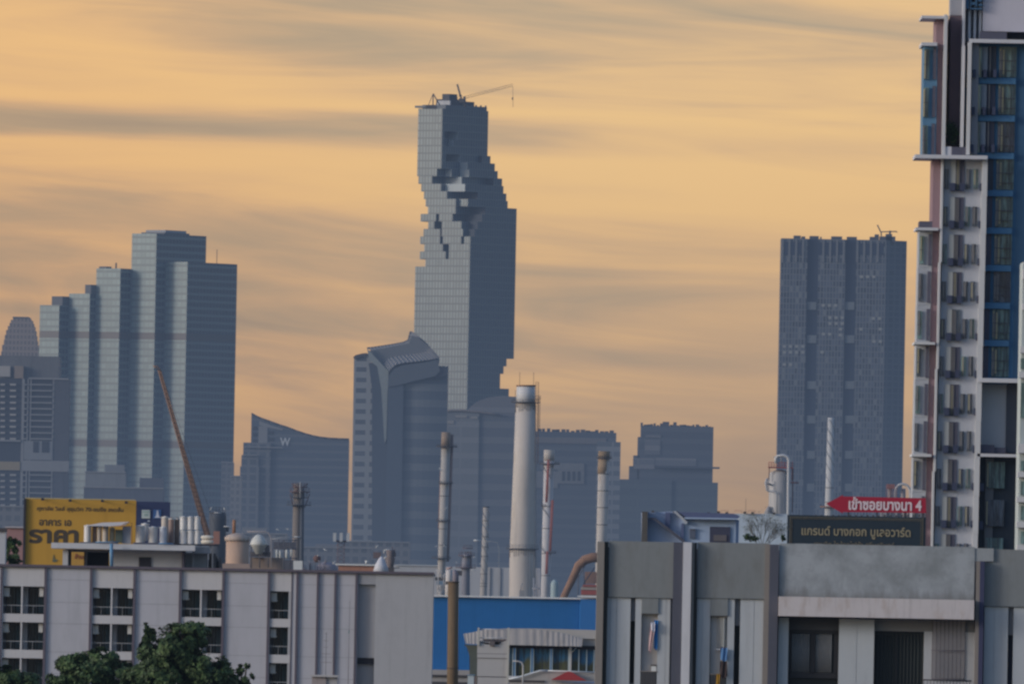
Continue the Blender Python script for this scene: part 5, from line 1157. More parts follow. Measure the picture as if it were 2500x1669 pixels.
# antennas on a rooftop below
T = Thing('television_antenna', 'rusty television aerial on a small rooftop box before the white wall', 'antenna', 1100, 795, 1650)
mb = MB(); pline(T, mb, [(795, 1655), (797, 1543)], .6, 5); T.part('mast', mb, mDk)
mb = MB()
for Y_, w_ in ((1562, 6), (1578, 6), (1594, 12), (1615, 15), (1545, 3)): pline(T, mb, [(796 - w_, Y_), (796 + w_ * .9, Y_ + 1)], .42, 4, dy=-.1)
T.part('element', mb, plain((.17, .14, .14), .7))
T = Thing('rooftop_box', 'low grey-pink rooftop box carrying the television aerial', 'rooftop box', 1100, 793, 1669)
mb = MB(); T.box(mb, 761, 796, 1651, 1720, 0, 2); T.part('left_half', mb, plain((.33, .29, .29), .85, .12, .8, .2, key='rb'))
mb = MB(); T.box(mb, 796.3, 823, 1652, 1720, .1, 2); T.part('right_half', mb, plain((.40, .385, .39), .85, .12, .8, .2, key='rb2'))
mb = MB(); T.box(mb, 757, 826, 1646.5, 1651, -.2, 2.4); T.part('lid', mb, plain((.44, .43, .43), .85, .12, .8, key='rb3'))
T = Thing('radio_mast', 'thin straight mast with a small knob rising before the white wall', 'antenna', 1120, 850, 1669)
mb = MB(); pline(T, mb, [(849, 1720), (854, 1466)], [.8, .5], 5); T.part('mast', mb, plain((.14, .13, .15), .6, key='rm'))
mb = MB(); pline(T, mb, [(852, 1545), (852.3, 1537)], 1.2, 6); T.part('clamp', mb, plain((.12, .2, .2), .6))
# ================================================================ condominium tower on the right
T = Thing('condominium_tower', 'tall white, mauve and blue condominium filling the right side of the view', 'apartment tower', 1350, 2300, 1330)
CW = plain((.42, .44, .49), .8, .05, .12, .05, key='cw'); CW2 = plain((.55, .55, .58), .8, .05, .2, .05, key='cw2'); CE = plain((.56, .56, .57), .75, .05, .3, .05, key='ce')
CM = plain((.235, .16, .185), .8, .06, .15, .08, key='cm'); CMd = plain((.135, .095, .11), .8, .08, .15, .08, key='cmd')
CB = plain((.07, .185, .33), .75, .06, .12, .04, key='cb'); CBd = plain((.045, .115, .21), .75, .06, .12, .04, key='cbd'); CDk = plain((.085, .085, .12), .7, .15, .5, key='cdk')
CG = plain((.27, .27, .30), .8, .08, .2, .05, key='cg'); CGr = glassm((.15, .235, .235), .1); CYl = plain((.36, .33, .22), .5, .15, .8, key='cy'); CGb = glassm((.10, .125, .16), .12)
CV = plain((.20, .19, .19), .7, .15, 1.2, key='cv'); CBk = plain((.045, .055, .10), .6, .1, .6, key='cbk'); CDg = plain((.075, .08, .10), .8, .12, .2, key='cdg')
BOTC = 1500
def cb(name, X0, X1, Y0, Y1, dy, t_, m_, parent=None, down=False):
    mb = MB()
    if down: T.ground_box(mb, X0, X1, Y0, Y1, dy, t_)
    else: T.box(mb, X0, X1, Y0, Y1, dy, t_)
    return T.part(name, mb, m_, parent)
LN = tan(ROLL) + .006           # sideways drift of vertical features per pixel of height (the tower's faces turn slightly away)
# --- core masses
cb('body', 2290, 2500 + 60, 390, 860, 2.5, 16, CDk, down=True)
cb('body_top', 2316, 2560, 45, 392, 3, 14, CDk)
# far left mauve fin (all the way down)
for i, (y0, y1) in enumerate(((43, 388), (388, 560), (560, 840), (840, 1110), (1110, 1400))):
    ym = (y0 + y1) / 2; xc = 2297 - (ym - 45) * .0226
    cb('mauve_column', xc - 10, xc + 9, y0, y1, 1.2, 10, CM)
# white vertical edge
for i, (y0, y1) in enumerate(((36, 388), (388, 640), (640, 900), (900, 1150), (1150, 1400))):
    ym = (y0 + y1) / 2; xc = 2311 - (ym - 45) * .0275 if i == 0 else 2302.5 - (ym - 388) * .029
    cb('white_edge', xc - (4 if i == 0 else 2.6), xc + (4 if i == 0 else 2.6), y0, y1, -.3, 3, CE)
cb('dark_panel', 2318, 2352, 39, 358, 1.6, 4, CMd)
cb('top_slab', 2250, 2316, 39, 45.5, -.2, 8, CW2)
cb('roof_wall', 2321, 2350, -90, 38, 2, 4, plain((.27, .28, .32), .8, .06, .2, key='rw'))
cb('rib_wall', 2352, 2402, -90, 104, 2.2, 4, plain((.36, .36, .40), .8, .06, .2, key='rbw'))
for X_ in (2353, 2368, 2381, 2394): cb('rib', X_ - 3, X_ + 3, -90, 104, 1.2, 1.2, CW2)
cb('rib', 2349, 2355, -90, 300, .3, 2, CW2)
cb('lilac_wall', 2400, 2560, -90, 78, 1.0, 5, plain((.52, .50, .56), .85, .05, .2, .04, key='lil'))
for i, (a, b, c, d) in enumerate(((2357, 2366, -60, 22), (2369, 2372, -60, 18), (2372, 2382, -60, -4), (2372, 2382, 6, 12), (2382, 2386, -60, 16), (2389, 2398, -60, 4), (2389, 2398, 10, 15), (2368, 2398, 20, 23.5))):
    cb('blue_letter', a, b, c, d, .5, .5, CBd)
cb('roof_box', 2393, 2458, 78, 97, .4, 2, CDk)
cb('roof_slab', 2367, 2560, 97, 106, -.5, 5, CW2)
# slab over the first (blue) volume and the slab under the sky garden
cb('left_slab', 2250, 2288, 104, 112, -.2, 8, CW2); cb('middle_slab', 2234, 2411, 378.5, 387.5, -1.2, 8, CW2)
# left blue wing, three storeys
cb('left_wing', 2254, 2287, 112, 379, .9, 8, plain((.085, .19, .31), .75, .06, .2, key='lw'))
for i, (y0, y1) in enumerate(((120, 194), (214, 286), (306, 379))):
    dx = -(y0 - 120) * .022
    w_ = cb('window', 2256 + dx, 2269 + dx, y0, y1, .7, .3, CGr)
    cb('curtain', 2256 + dx, 2260 + dx, y0 + 4, y1 - 2, .62, .06, CYl if i < 2 else CV, w_)
    cb('mullion', 2262.4 + dx, 2263.4 + dx, y0, y1, .6, .1, CDk, w_); cb('mullion', 2256 + dx, 2269 + dx, (y0 + y1) / 2, (y0 + y1) / 2 + 1.2, .6, .1, CDk, w_)
    cb('slot', 2278 + dx, 2286 + dx, y0 - 4, y1, .8, .3, CDk)
cb('white_pier', 2346, 2354, 112, 378, -.2, 3, CW2); cb('white_frame', 2361, 2370, 104, 378, -.6, 4, CE)
for y0 in (122, 214, 306): cb('narrow_window', 2355, 2360, y0, y0 + 68, .9, .5, CBd)
cb('inner_pier', 2371, 2388, 107, 378, .2, 3, CG)
cb('planter', 2301, 2323, 358, 379, -.2, 3, CW2); cb('railing', 2323, 2360, 359, 379, -.3, .6, CDk)
# right blue part
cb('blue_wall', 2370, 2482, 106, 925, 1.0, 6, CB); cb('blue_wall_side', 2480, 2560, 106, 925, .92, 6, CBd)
for i in range(9):
    y0 = 115 + 91.4 * i; y1 = y0 + 74; d = -(y0 - 115) * .0262
    dark = i in (2, 6)
    wn = cb('window', 2440 + d, 2482 + d, y0, y1, .8, .3, CGr if not dark else CGb)
    for q_, (a, b, m_) in enumerate(((2440, 2444, CYl), (2448, 2452, CYl if i != 6 else CV), (2441, 2446, CV))):
        if dark and q_ == 0: continue
        cb('curtain', a + d, b + d, y0 + 4 + q_ * 3, y1 - 2 - (i * 7 + q_ * 5) % 9, .72 - q_ * .01, .05, m_, wn)
    for X_ in (2447, 2455, 2469, 2476): cb('mullion', X_ + d, X_ + d + .9, y0, y1, .68, .1, CDk, wn)
    cb('mullion', 2440 + d, 2482 + d, y0 + 33, y0 + 34.4, .66, .1, CDk, wn); cb('mullion', 2440 + d, 2482 + d, y0 + 57, y0 + 58, .66, .1, CDk, wn)
    cb('recess', 2412 + d, 2432 + d, y0 - 2, y1 + 1, .85, .2, CDk if i % 3 else CDg)
    if i < 3:
        cb('recess_window', 2387 + d, 2397 + d, y0, y1, .3, .2, CGr); cb('curtain', 2390 + d, 2393 + d, y0 + 3, y1 - 6, .24, .05, CYl if i < 2 else CV)
        cb('pale_panel', 2398 + d, 2411 + d, y0, y1 - 14, .7, .2, plain((.30, .33, .38), .7, key='ppl'))
        for X_ in (2374, 2401, 2425): cb('balcony_box', X_ + d, X_ + 8 + d, y1 - 19, y1, -.1, .9, CBk)
        cb('pipe', 2416 + d, 2419 + d, y0, y1, .6, .2, CV)
    else:
        cb('balcony_box', 2412 + d, 2422 + d, y1 - 18, y1 + 1, -.1, 1., CBk)
    cb('blue_band', 2373 if i < 3 else 2408 + d, 2480 + d, y1 + 1, y0 + 90, .55, .6, CB)
# front wall with the small windows
N_ = 11
for i in range(N_):
    y0 = 389 + 91.3 * i; d = -91.3 * i * .0262
    xl_, xr_ = 2304.5 + d, 2400 + d
    cb('front_wall', xl_, xr_, y0 - (1 if i else 0), y0 + 91.3 - 1, .25, 3, CW)
    dr = cb('door_recess', 2330 + d, 2355 + d, y0 + 1, y0 + 77, .18, .2, CDk if i != 4 else CGb)
    cb('pale_jamb', 2322 + d, 2333 + d, y0 + 1, y0 + 58, .1, .2, plain((.49, .49, .47), .8, .05, .3, key='pj'), dr)
    for X_, m_ in ((2334, CV), (2337.5, CYl if i % 3 == 0 else CV), (2341, CV)): cb('curtain', X_ + d, X_ + 2 + d, y0 + 3, y0 + 74, .1, .05, m_, dr)
    cb('balcony_box', 2320 + d, 2332 + d, y0 + 58, y0 + 77, -.3, .8, CBk); cb('balcony_box', 2343.5 + d, 2355 + d, y0 + 58, y0 + 77, -.3, .8, CBk)
    for X_, w_ in ((2306.5, 9.5), (2359, 11), (2376.5, 11)):
        wn = cb('window', X_ + d, X_ + w_ + d, y0 + 24, y0 + 72, .12, .2, CGb if (i + int(X_)) % 4 else CGr)
        cb('curtain', X_ + 2 + d, X_ + 4.5 + d, y0 + 26, y0 + 62 + (i * 3) % 8, .06, .05, CV if (i + int(X_)) % 3 else CYl, wn)
        cb('mullion', X_ + w_ / 2 - .5 + d, X_ + w_ / 2 + .5 + d, y0 + 24, y0 + 72, .04, .06, CG, wn)
    cb('corner_slot', 2392 + d, 2396 + d, y0 + 59, y0 + 77, .1, .2, CBk)
    cb('white_frame', 2397.5 + d, 2410.5 + d, y0 - .5, y0 + 91.3, -.5, 3.4, CE)
# left lower wing
cb('roof_box', 2245, 2276, 540, 556, 1.2, 5, CDk); cb('left_slab', 2236, 2291, 555.5, 562, -.4, 7, CW2)
cb('left_slab', 2232, 2283, 834.5, 840.5, -.5, 7, CE); cb('left_slab', 2226, 2274, 1107.5, 1114, -.6, 7, CE)
for i in range(9):
    y0 = 562 + 91.3 * i; d = -91.3 * i * .0262
    cb('left_wing', 2243 + d, 2276 + d, y0 + .2, y0 + 91, 1.1, 6, plain((.36, .385, .43), .8, .05, .2, .05, key='lwg'))
    y = y0 + 14
    wn = cb('window', 2245 + d, 2255 + d, y, y + 68, .95, .2, CGr if i in (0, 2, 4) else CGb)
    cb('curtain', 2247 + d, 2250 + d, y + 2, y + 60, .9, .05, CYl if i % 3 == 0 else CV, wn); cb('mullion', 2245 + d, 2255 + d, y + 33, y + 34.5, .88, .08, CDk, wn)
    cb('slot', 2266.5 + d, 2274 + d, y0 + 9, y0 + 86, .9, .3, CDk)
# right lower recess
cb('middle_slab', 2388, 2560, 924, 934, -.6, 6, CW2)
cb('recess_wall', 2390, 2456, 934, 1106, 1.3, 2, plain((.42, .42, .44), .85, .1, .1, .05, key='rcw')); cb('dark_wall', 2456, 2560, 934, 1106, 1.2, 3, CDg)
cb('planter', 2392, 2428, 1085, 1106, .2, 1, CDk); cb('planter', 2427, 2455, 1092, 1106, .4, 1, CDk)
cb('middle_slab', 2386, 2560, 1108, 1115.5, -.5, 6, CW2)
cb('dark_wall', 2388, 2560, 1115.5, 1400, 1.2, 3, plain((.04, .05, .065), .8, .12, .2, key='cdg2'))
cb('grey_pier', 2404, 2424, 1116, 1400, .9, .5, plain((.15, .15, .16), .8, .1, .2, key='gp'))
for i in range(3):
    y0 = 1127 + 92.6 * i; wn = cb('window', 2409 - 2 * i, 2453 - 2 * i, y0, y0 + 64, .75, .2, CGr if i != 1 else CGb)
    for X_ in (2413, 2419, 2426, 2440): cb('mullion', X_ - 2 * i, X_ + .9 - 2 * i, y0, y0 + 64, .68, .1, CDk, wn)
    cb('curtain', 2410 - 2 * i, 2413 - 2 * i, y0 + 3, y0 + 60, .7, .05, CYl if i < 2 else CV, wn)
    cb('balcony_box', 2392 - 2 * i, 2402 - 2 * i, y0 + 52, y0 + 71, -.1, 1, CBk)
# sky garden trees stand on the slabs: things of their own
mLg = leaf_mat((.012, .024, .012), (.045, .085, .03), 'g')
def bush(label, D, X, Yb, clumps, seed):
    B = Thing('garden_tree', label, 'tree', D, X, Yb); r = random.Random(seed); mb = MB()
    for (cx_, cy_, rx_, ry_) in clumps:
        c = B.P(cx_, cy_)
        for _ in range(int(rx_ * ry_ * 1.5) + 40):
            q = Vector((r.gauss(0, 1), r.gauss(0, 1), r.gauss(0, 1))).normalized() * r.uniform(.3, 1.1); p = c + Vector((q.x * rx_ * B.k, q.y * rx_ * B.k * .6, q.z * ry_ * B.k))
            a = Vector((r.gauss(0, 1), r.gauss(0, 1), r.gauss(0, 1))).normalized(); b = a.cross(Vector((r.gauss(0, 1), r.gauss(0, 1), 1))).normalized(); L = r.uniform(.05, .11)
            mb.add([p - a * L, p - b * L * .5, p + a * L, p + b * L * .5], [(0, 1, 2, 3)])
    B.part('crown', mb, mLg); mb = MB(); c = B.P(clumps[0][0], clumps[0][1]); mb.tube([(0, 0, 0), (c.x * .6, 0, c.z * .5), (c.x, 0, c.z)], [.05, .04, .02], 6); B.part('trunk', mb, mBark)
bush('small green tree in a planter high on the condominium terrace', 1350.6, 2320, 358, [(2321, 318, 17, 24), (2332, 326, 11, 14), (2312, 312, 9, 12), (2324, 342, 13, 14)], 4)
bush('bright green tree top poking in beside the far right balconies', 1347, 2499, 1085, [(2500, 1052, 10, 22), (2506, 1040, 14, 26)], 5)
# neighbouring building at the right edge
T = Thing('balcony_building', 'sliver of a white building with stacked balconies at the right edge of the view', 'apartment building', 1300, 2510, 1330)
mb = MB(); T.ground_box(mb, 2491, 2600, 640, 1000, 1.2, 8); T.part('wall', mb, plain((.40, .45, .45), .8, .08, .2, .08, key='bbw'))
for y0, y1, X_ in ((660, 682, 2497), (742, 757, 2496), (847, 862, 2491), (908, 923, 2488), (1084, 1106, 2486), (1152, 1165, 2484), (1213, 1226, 2482), (1273, 1288, 2482), (1330, 1350, 2483)):
    mb = MB(); T.box(mb, X_, 2600, y0, y1, 0, 1.6); T.part('balcony', mb, CE)
for y0, y1 in ((870, 900), (930, 1020), (1120, 1148), (1170, 1208), (1230, 1268), (1292, 1326)):
    mb = MB(); T.box(mb, 2492, 2508, y0 + 4, y1, 1.0, .3); T.part('window', mb, CGr)

# ================================================================ right foreground building
T = Thing('grey_parapet_building', 'nearest building with a heavy grey concrete parapet, white walls and dark recessed bays', 'building', 1000, 1458, 1321)
PG = plain((.215, .23, .235), .9, .12, .3, .10, stain=(.17, .175, .17), key='pg'); PG2 = plain((.30, .32, .335), .9, .13, .22, .12, stain=(.19, .20, .21), key='pg2')
PD = plain((.085, .09, .118), .85, .1, .4, key='pd'); PB = plain((.235, .215, .20), .85, .1, .4, .1, key='pbg'); PW = plain((.45, .475, .50), .8, .07, .3, .12, key='pw'); PWl = plain((.58, .58, .61), .8, .06, .4, .08, key='pwl')
LED = plain((.56, .52, .525), .85, .09, .5, .22, stain=(.44, .37, .34), key='led'); PR = plain((.52, .49, .475), .85, .08, .4, .08, key='prc'); PS = plain((.24, .235, .25), .85, .08, .4, key='psl'); PDr = plain((.018, .022, .022), .5, .2, 1., key='pdr')
YB = 1760
def rb(name, X0, X1, Y0, Y1, dy, t_, m_, parent=None):
    mb = MB(); T.box(mb, X0, X1, Y0, Y1, dy, t_); return T.part(name, mb, m_, parent)
rb('core', 1478, 2540, 1345, YB, 2.6, 10, PD)
def col(name, X0, X1, Ytop, dy, t_, m_):   # X measured at the top; leans with the view
    mb = MB(); a, b = T.P(X0, Ytop, dy).x, T.P(X1, Ytop, dy).x; z1 = T.P(X0, Ytop, dy).z; mb.box(a, b, dy, dy + t_, T.zg, z1); return T.part(name, mb, m_)
col('corner_column', 1459, 1476, 1321, -.3, 3, PB); col('dark_edge', 1476, 1486, 1321.4, -.1, 3, PDr)
rb('parapet', 1486, 1646, 1321, 1458, 0, .9, PG); col('dark_column', 1645, 1668, 1322.5, -.35, 1.5, PD); col('white_column', 1668.4, 1689, 1322.6, -.5, 1.6, PWl)  # dark columns: shaded right-hand faces put into the colour
col('corner_column', 1689.3, 1696, 1323.3, -.3, 1.5, PB); col('dark_edge', 1696.2, 1702, 1323.6, -.2, 1.5, PDr)
rb('parapet', 1702, 1872, 1324, 1460, 0, .9, PG); col('corner_column', 1868, 1880, 1327, -.12, 1.2, PB); col('dark_column', 1880, 1902, 1328, -.4, 2, PD)
mst, t_, b_ = mat('stained_concrete')
oc = t_.new('ShaderNodeTexCoord').outputs['Object']; sx = t_.new('ShaderNodeSeparateXYZ'); t_.put(sx.inputs[0], oc)
na_ = t_.noise(oc, .45, 5, .62); nb_ = t_.noise(oc, 2.4, 4, .6); nc_ = t_.noise(t_.scale(oc, (2.2, 2, .3)), 1., 4, .6)
c_ = t_.mix(t_.step(na_, .32, .68), (.22, .24, .25), (.35, .375, .40)); c_ = t_.mix(t_.m('MULTIPLY', t_.step(nb_, .5, .75), .35), c_, (.19, .20, .21))
c_ = t_.mix(t_.m('MULTIPLY', t_.step(t_.m('ADD', sx.outputs[2], t_.m('MULTIPLY', t_.m('SUBTRACT', nc_, .5), 1.8)), -3.25, -2.35, 1., 0.), .8), c_, (.155, .155, .155))
c_ = t_.mix(t_.m('MULTIPLY', t_.step(nc_, .55, .8), .3), c_, (.18, .19, .19))
t_.put(b_.inputs['Base Color'], c_); b_.inputs['Roughness'].default_value = .9
rb('stained_parapet', 1902, 2379, 1330, 1459, -.2, .9, mst); rb('parapet_end', 2379, 2426, 1337.5, 1369, -.15, .9, PG2)
rb('ledge', 1901, 2378, 1459.2, 1507, -1.1, 2, LED)
col('corner_column', 2384, 2393, 1369, -.3, 2, PB); col('dark_edge', 2393.2, 2404, 1369, -.5, 2, plain((.05, .055, .11), .8, .1, .4, key='dbl'))
rb('parapet', 2403, 2560, 1341, 1480, 0, .9, PG)
def pier(X0, X1, Y0, m_=PW, grooves=(), dy=.15, t_=2.):
    mb = MB(); a, b = T.P(X0, Y0, dy).x, T.P(X1, Y0, dy).x; z1 = T.P((X0 + X1) / 2, Y0, dy).z; xs = [a] + [T.P(g_, Y0, dy).x for g_ in grooves] + [b]
    for x0, x1 in zip(xs, xs[1:]): mb.box(x0 + (.012 if x0 != a else 0), x1 - (.012 if x1 != b else 0), dy, dy + t_, T.zg, z1)
    mb.box(a, b, dy + .05, dy + t_ - .05, T.zg, z1 - .01)
    T.part('wall_pier', mb, m_)
pier(1479, 1540, 1458, grooves=(1491, 1506)); pier(1552, 1567, 1459); pier(1607, 1637, 1459, grooves=(1627,)); pier(1636.6, 1646, 1459, PS, dy=.3)
rb('slot_panel', 1539, 1552, 1459, 1515, .4, .8, PS); sl_ = rb('slot_window', 1537, 1550, 1515.4, 1665, .8, .3, PDr); rb('slot_panel', 1535, 1549, 1666, YB, .4, .8, PS)
rb('lintel_box', 1567, 1607, 1459, 1497, .05, 1.6, PG); rb('recess_wall', 1565, 1608, 1497.4, YB, .5, .6, PR); rb('balcony_panel', 1563, 1606, 1638.5, YB, .2, .2, PDr)
rb('balcony_rail', 1562, 1606, 1636.5, 1639, .12, .3, PB)
for q_ in range(9): rb('rail_bar', 1566 + q_ * 4, 1567 + q_ * 4, 1640, 1690, .14, .05, PS)
pier(1702, 1735, 1460, grooves=(1715,)); rb('lintel_box', 1735, 1777, 1460, 1502, .05, 1.6, PG); rb('recess_wall', 1733, 1779, 1502.5, YB, .5, .6, PR)
lw_ = rb('louvre_window', 1751, 1775, 1506, 1578, .4, .2, plain((.30, .30, .30), .6, key='lvw'))
for q_ in range(17): rb('louvre', 1758 + q_ * .1, 1773, 1508 + q_ * 4.1, 1510.4 + q_ * 4.1, .3, .08, plain((.52, .52, .50), .5, key='lv'), lw_)
rb('louvre_frame', 1765.5, 1768, 1505, 1579, .24, .1, plain((.55, .55, .52), .5), lw_); rb('sill', 1749, 1764, 1583, 1586, .2, .3, PWl)
rb('balcony_panel', 1733, 1776, 1646, YB, .2, .2, PDr); rb('balcony_rail', 1732, 1776, 1643, 1646.4, .12, .3, PB)
for q_ in range(9): rb('rail_bar', 1736 + q_ * 4, 1737 + q_ * 4, 1647, 1690, .14, .05, PS)
pier(1777, 1794, 1461); rb('slot_panel', 1794, 1808, 1461, 1526, .4, .8, PS); rb('slot_window', 1793, 1806, 1526.4, YB, .8, .3, PDr); pier(1808, 1865, 1462, grooves=(1842,)); pier(1864.6, 1880, 1463, PB, dy=.02)
pier(1901, 1926, 1506.5); pier(2049, 2135, 1510, grooves=(2093,))
mb = MB(); T.box(mb, 1924, 2049, 1504, 1537, .7, .4); T.part('header', mb, plain((.065, .068, .075), .85, .1, .4, key='hd'))
wn = rb('window', 1925, 2048, 1537.3, 1652, 1.0, .2, PDr)
cu = plain((.19, .20, .215), .8, .1, .8, key='cu')
for a, b in ((1933, 1978), (1991, 2032)):
    mb = MB(); n = 9
    for q_ in range(n): X_ = a + (b - a) * q_ / n; pline(T, mb, [(X_ + 2.3, 1546), (X_ + .6, 1640)], 2.5, 8, dy=.96)
    T.part('curtain', mb, cu, wn)
for a, b, c, d in ((1925, 2048, 1537, 1545), (1925, 2046, 1640, 1654), (1979, 1990, 1544, 1642), (1924, 1931, 1544, 1642), (2036, 2047, 1544, 1642)): rb('window_frame', a, b, c, d, .80, .08 + (c % 2) * .004, plain((.03, .03, .034), .6, key='wf'), wn)
rb('lower_glass', 1925, 2044, 1654.5, YB, 1., .2, PDr)
rb('header', 2135, 2378, 1508, 1541, .6, .5, plain((.22, .22, .225), .85, .1, .4, key='hd2'))
dr = rb('glass_door', 2135, 2254, 1541.4, YB, .95, .2, PDr)
rb('door_frame', 2184, 2190, 1542, YB, .85, .08, plain((.02, .022, .024), .6, key='df'), dr)
mb = MB()
for q_ in range(13): X_ = 2142 + q_ * 8.4; pline(T, mb, [(X_, 1548), (X_ - 4, 1755)], 2.2, 6, dy=.93)
T.part('curtain', mb, plain((.030, .036, .036), .9, .1, .8, key='cu2'), dr)
rb('recess_wall', 2254.5, 2379, 1541.4, YB, .5, .6, plain((.43, .44, .46), .85, .08, .4, .1, key='rw2'))
gr = rb('grille_opening', 2276, 2356, 1512, 1660, .44, .05, plain((.25, .24, .25), .8, key='go'))
mb = MB(); mg_ = plain((.10, .09, .11), .6, .1, 1., key='mg')
for q_ in range(9): X_ = 2277 + q_ * 9.9; pline(T, mb, [(X_, 1512), (X_ - 2.6, 1660)], .7, 5, dy=.3)
for Y_ in (1586, 1655): pline(T, mb, [(2274, Y_), (2357, Y_ + 1.4)], .9, 5, dy=.28)
T.part('window_grille', mb, mg_, gr)
mb = MB(); pline(T, mb, [(2254, 1658), (2372, 1661)], 1.6, 6, dy=-.3)
for q_ in range(15): X_ = 2256 + q_ * 8; pline(T, mb, [(X_, 1659), (X_ - 2, 1750)], .6, 4, dy=-.3)
T.part('balcony_rail', mb, mDark)
pier(2404, 2462, 1480, grooves=(2428,)); rb('slot_panel', 2462, 2475, 1481, 1549, .4, .8, PS); rb('slot_window', 2460, 2473, 1549.4, YB, .8, .3, plain((.02, .025, .06), .5, key='sw2')); pier(2475, 2560, 1482)
mb = MB(); T.box(mb, 1940, 2010, 1326.5, 1330, .2, .3); T.part('repair_patch', mb, PW)
# washing hung on the balconies
def cloth(label, X0, X1, Y0, Y1, m_, skew=0., D=998.6, cat='laundry', nm='hanging_cloth', taper=1.):
    C = Thing(nm, label, cat, D, (X0 + X1) / 2, Y1, solo=True); mb = MB(); n, mm = 8, 10; vs = []; ff = []
    for j in range(mm + 1):
        f = j / mm; y = Y0 + (Y1 - Y0) * f; sh = skew * f
        cxm = (X0 + X1) / 2; hw = (X1 - X0) / 2 * (1 + (taper - 1) * f)
        for i in range(n + 1):
            g_ = i / n; p = C.P(cxm - hw + 2 * hw * g_ + sh, y + (3 * sin(g_ * 7 + j * .4) if j == mm else 0)); vs.append((p.x, .06 * sin(g_ * 11 + f * 2), p.z))
    for j in range(mm):
        for i in range(n): ff.append((j * (n + 1) + i, j * (n + 1) + i + 1, (j + 1) * (n + 1) + i + 1, (j + 1) * (n + 1) + i))
    mb.add(vs, ff, 0, True); return C.solo(mb, m_)
cloth('bright blue cloth hanging in the first recessed balcony', 1597, 1606.5, 1513, 1584, plain((.04, .20, .50), .9, .15, 2., key='blc'), -1, 1000.1)
cloth('pale pink towel hanging on the first recessed balcony', 1588, 1601, 1522, 1590, plain((.58, .40, .40), .9, .12, 2., key='pkc'), -8, 1000.0, taper=.5)
cloth('white cloth bunched above the pink towel', 1588, 1598, 1518, 1540, plain((.62, .62, .70), .9, .1, 2., key='whc'), 2, 999.9)
cloth('blue shirt hanging below the louvred window', 1759, 1776, 1580, 1612, plain((.09, .20, .40), .9, .15, 2., key='bls'), 0, 999.95)
cloth('dark brown garment hanging below the blue shirt', 1758, 1775, 1613, 1652, plain((.05, .035, .035), .9, .15, 2., key='brc'), 0, 999.9, taper=1.15)
cloth('yellow and orange cloth over the second balcony rail', 1749, 1757, 1644, 1690, plain((.42, .24, .03), .9, .35, 4., stain=(.4, .1, .03), key='yoc'), -1, 999.85)
T = Thing('wall_lamp', 'small white box fixed in the first recessed balcony', 'box', 1000.15, 1596, 1637)
mb = MB(); T.box(mb, 1590, 1602, 1624, 1637, 0, .25); T.part('body', mb, mPale); mb = MB(); T.box(mb, 1589, 1602.5, 1621, 1624, -.04, .3); T.part('lid', mb, mDk)

# ---------------- behind the parapet: pale blue house, slope, bare tree, signs
T = Thing('blue_house', 'pale blue house with navy eaves and a diagonal stair wall behind the grey parapet', 'house', 1250, 1680, 1322)
HB = plain((.33, .42, .57), .8, .06, .2, .06, key='hb'); HB2 = plain((.30, .38, .54), .8, .06, .2, .06, key='hb2'); HN = plain((.10, .125, .23), .7, .1, .4, key='hn')
def hp(name, pts, dy, t_, m_):
    mb = MB(); mb.prism([(T.P(*q).x, T.P(*q).z) for q in pts], dy, dy + t_); return T.part(name, mb, m_)
hp('wall', ((1567, 1250), (1640, 1248), (1662, 1254), (1676, 1276), (1676, 1400), (1567, 1400)), .6, 4, HB2)
mb = MB(); T.box(mb, 1664, 1796, 1262, 1400, .2, 5); T.part('front_wall', mb, HB)
mb = MB(); T.box(mb, 1566, 1580, 1248, 1400, -.3, 1.2); T.part('dark_column', mb, plain((.10, .095, .09), .9, .25, .6, .2, key='hdc'))
hp('eave', ((1656, 1249), (1790, 1253), (1806, 1259), (1803, 1264), (1677, 1264)), -.4, 6, HN); hp('eave_trim', ((1670, 1262), (1802, 1264.5), (1800, 1268), (1672, 1266)), -.5, 6.2, HB)
hp('roof_trim', ((1643, 1247), (1650, 1247), (1679, 1274), (1676, 1279)), -.2, .6, plain((.42, .45, .50), .7, key='rft'))
hp('stair_stringer', ((1583, 1263), (1600, 1263), (1672, 1318), (1668, 1324), (1596, 1268), (1583, 1268)), -.1, .4, PD)
mb = MB(); T.box(mb, 1624, 1636, 1250, 1292, .3, .5); T.part('navy_panel', mb, HN)
mb = MB(); T.box(mb, 1663, 1669, 1277, 1316, 0, .3); T.part('side_slot', mb, HN)
mb = MB(); T.box(mb, 1684, 1698, 1290, 1314, .05, .2); w_ = T.part('window', mb, plain((.10, .12, .17), .5, .2, 1., key='hw')); mb = MB(); T.box(mb, 1682, 1700, 1288.5, 1290.3, -.1, .2); T.part('window_head', mb, HB2, w_)
mb = MB(); T.box(mb, 1732, 1782, 1285, 1400, .08, .3); w_ = T.part('garage_opening', mb, plain((.055, .06, .10), .8, .2, .4, key='hg'))
mb = MB(); T.box(mb, 1742, 1774, 1305, 1320, .02, .1); T.part('shutter', mb, plain((.12, .11, .12), .8, .2, .6, key='hs'), w_)
mb = MB(); T.box(mb, 1796, 1803, 1268, 1400, .4, 3); T.part('side_wall', mb, HB2)
mb = MB()
for X_ in (1594, 1646, 1652, 1730): T.box(mb, X_ - 3, X_ + 3, 1245.5 + (X_ - 1594) * .03, 1250 + (X_ - 1594) * .03, 0, .5)
T.part('roof_fitting', mb, mDk)
T = Thing('tensile_roof', 'pale blue-white sloping sheet roof behind the bare tree', 'canopy roof', 1300, 1860, 1322)
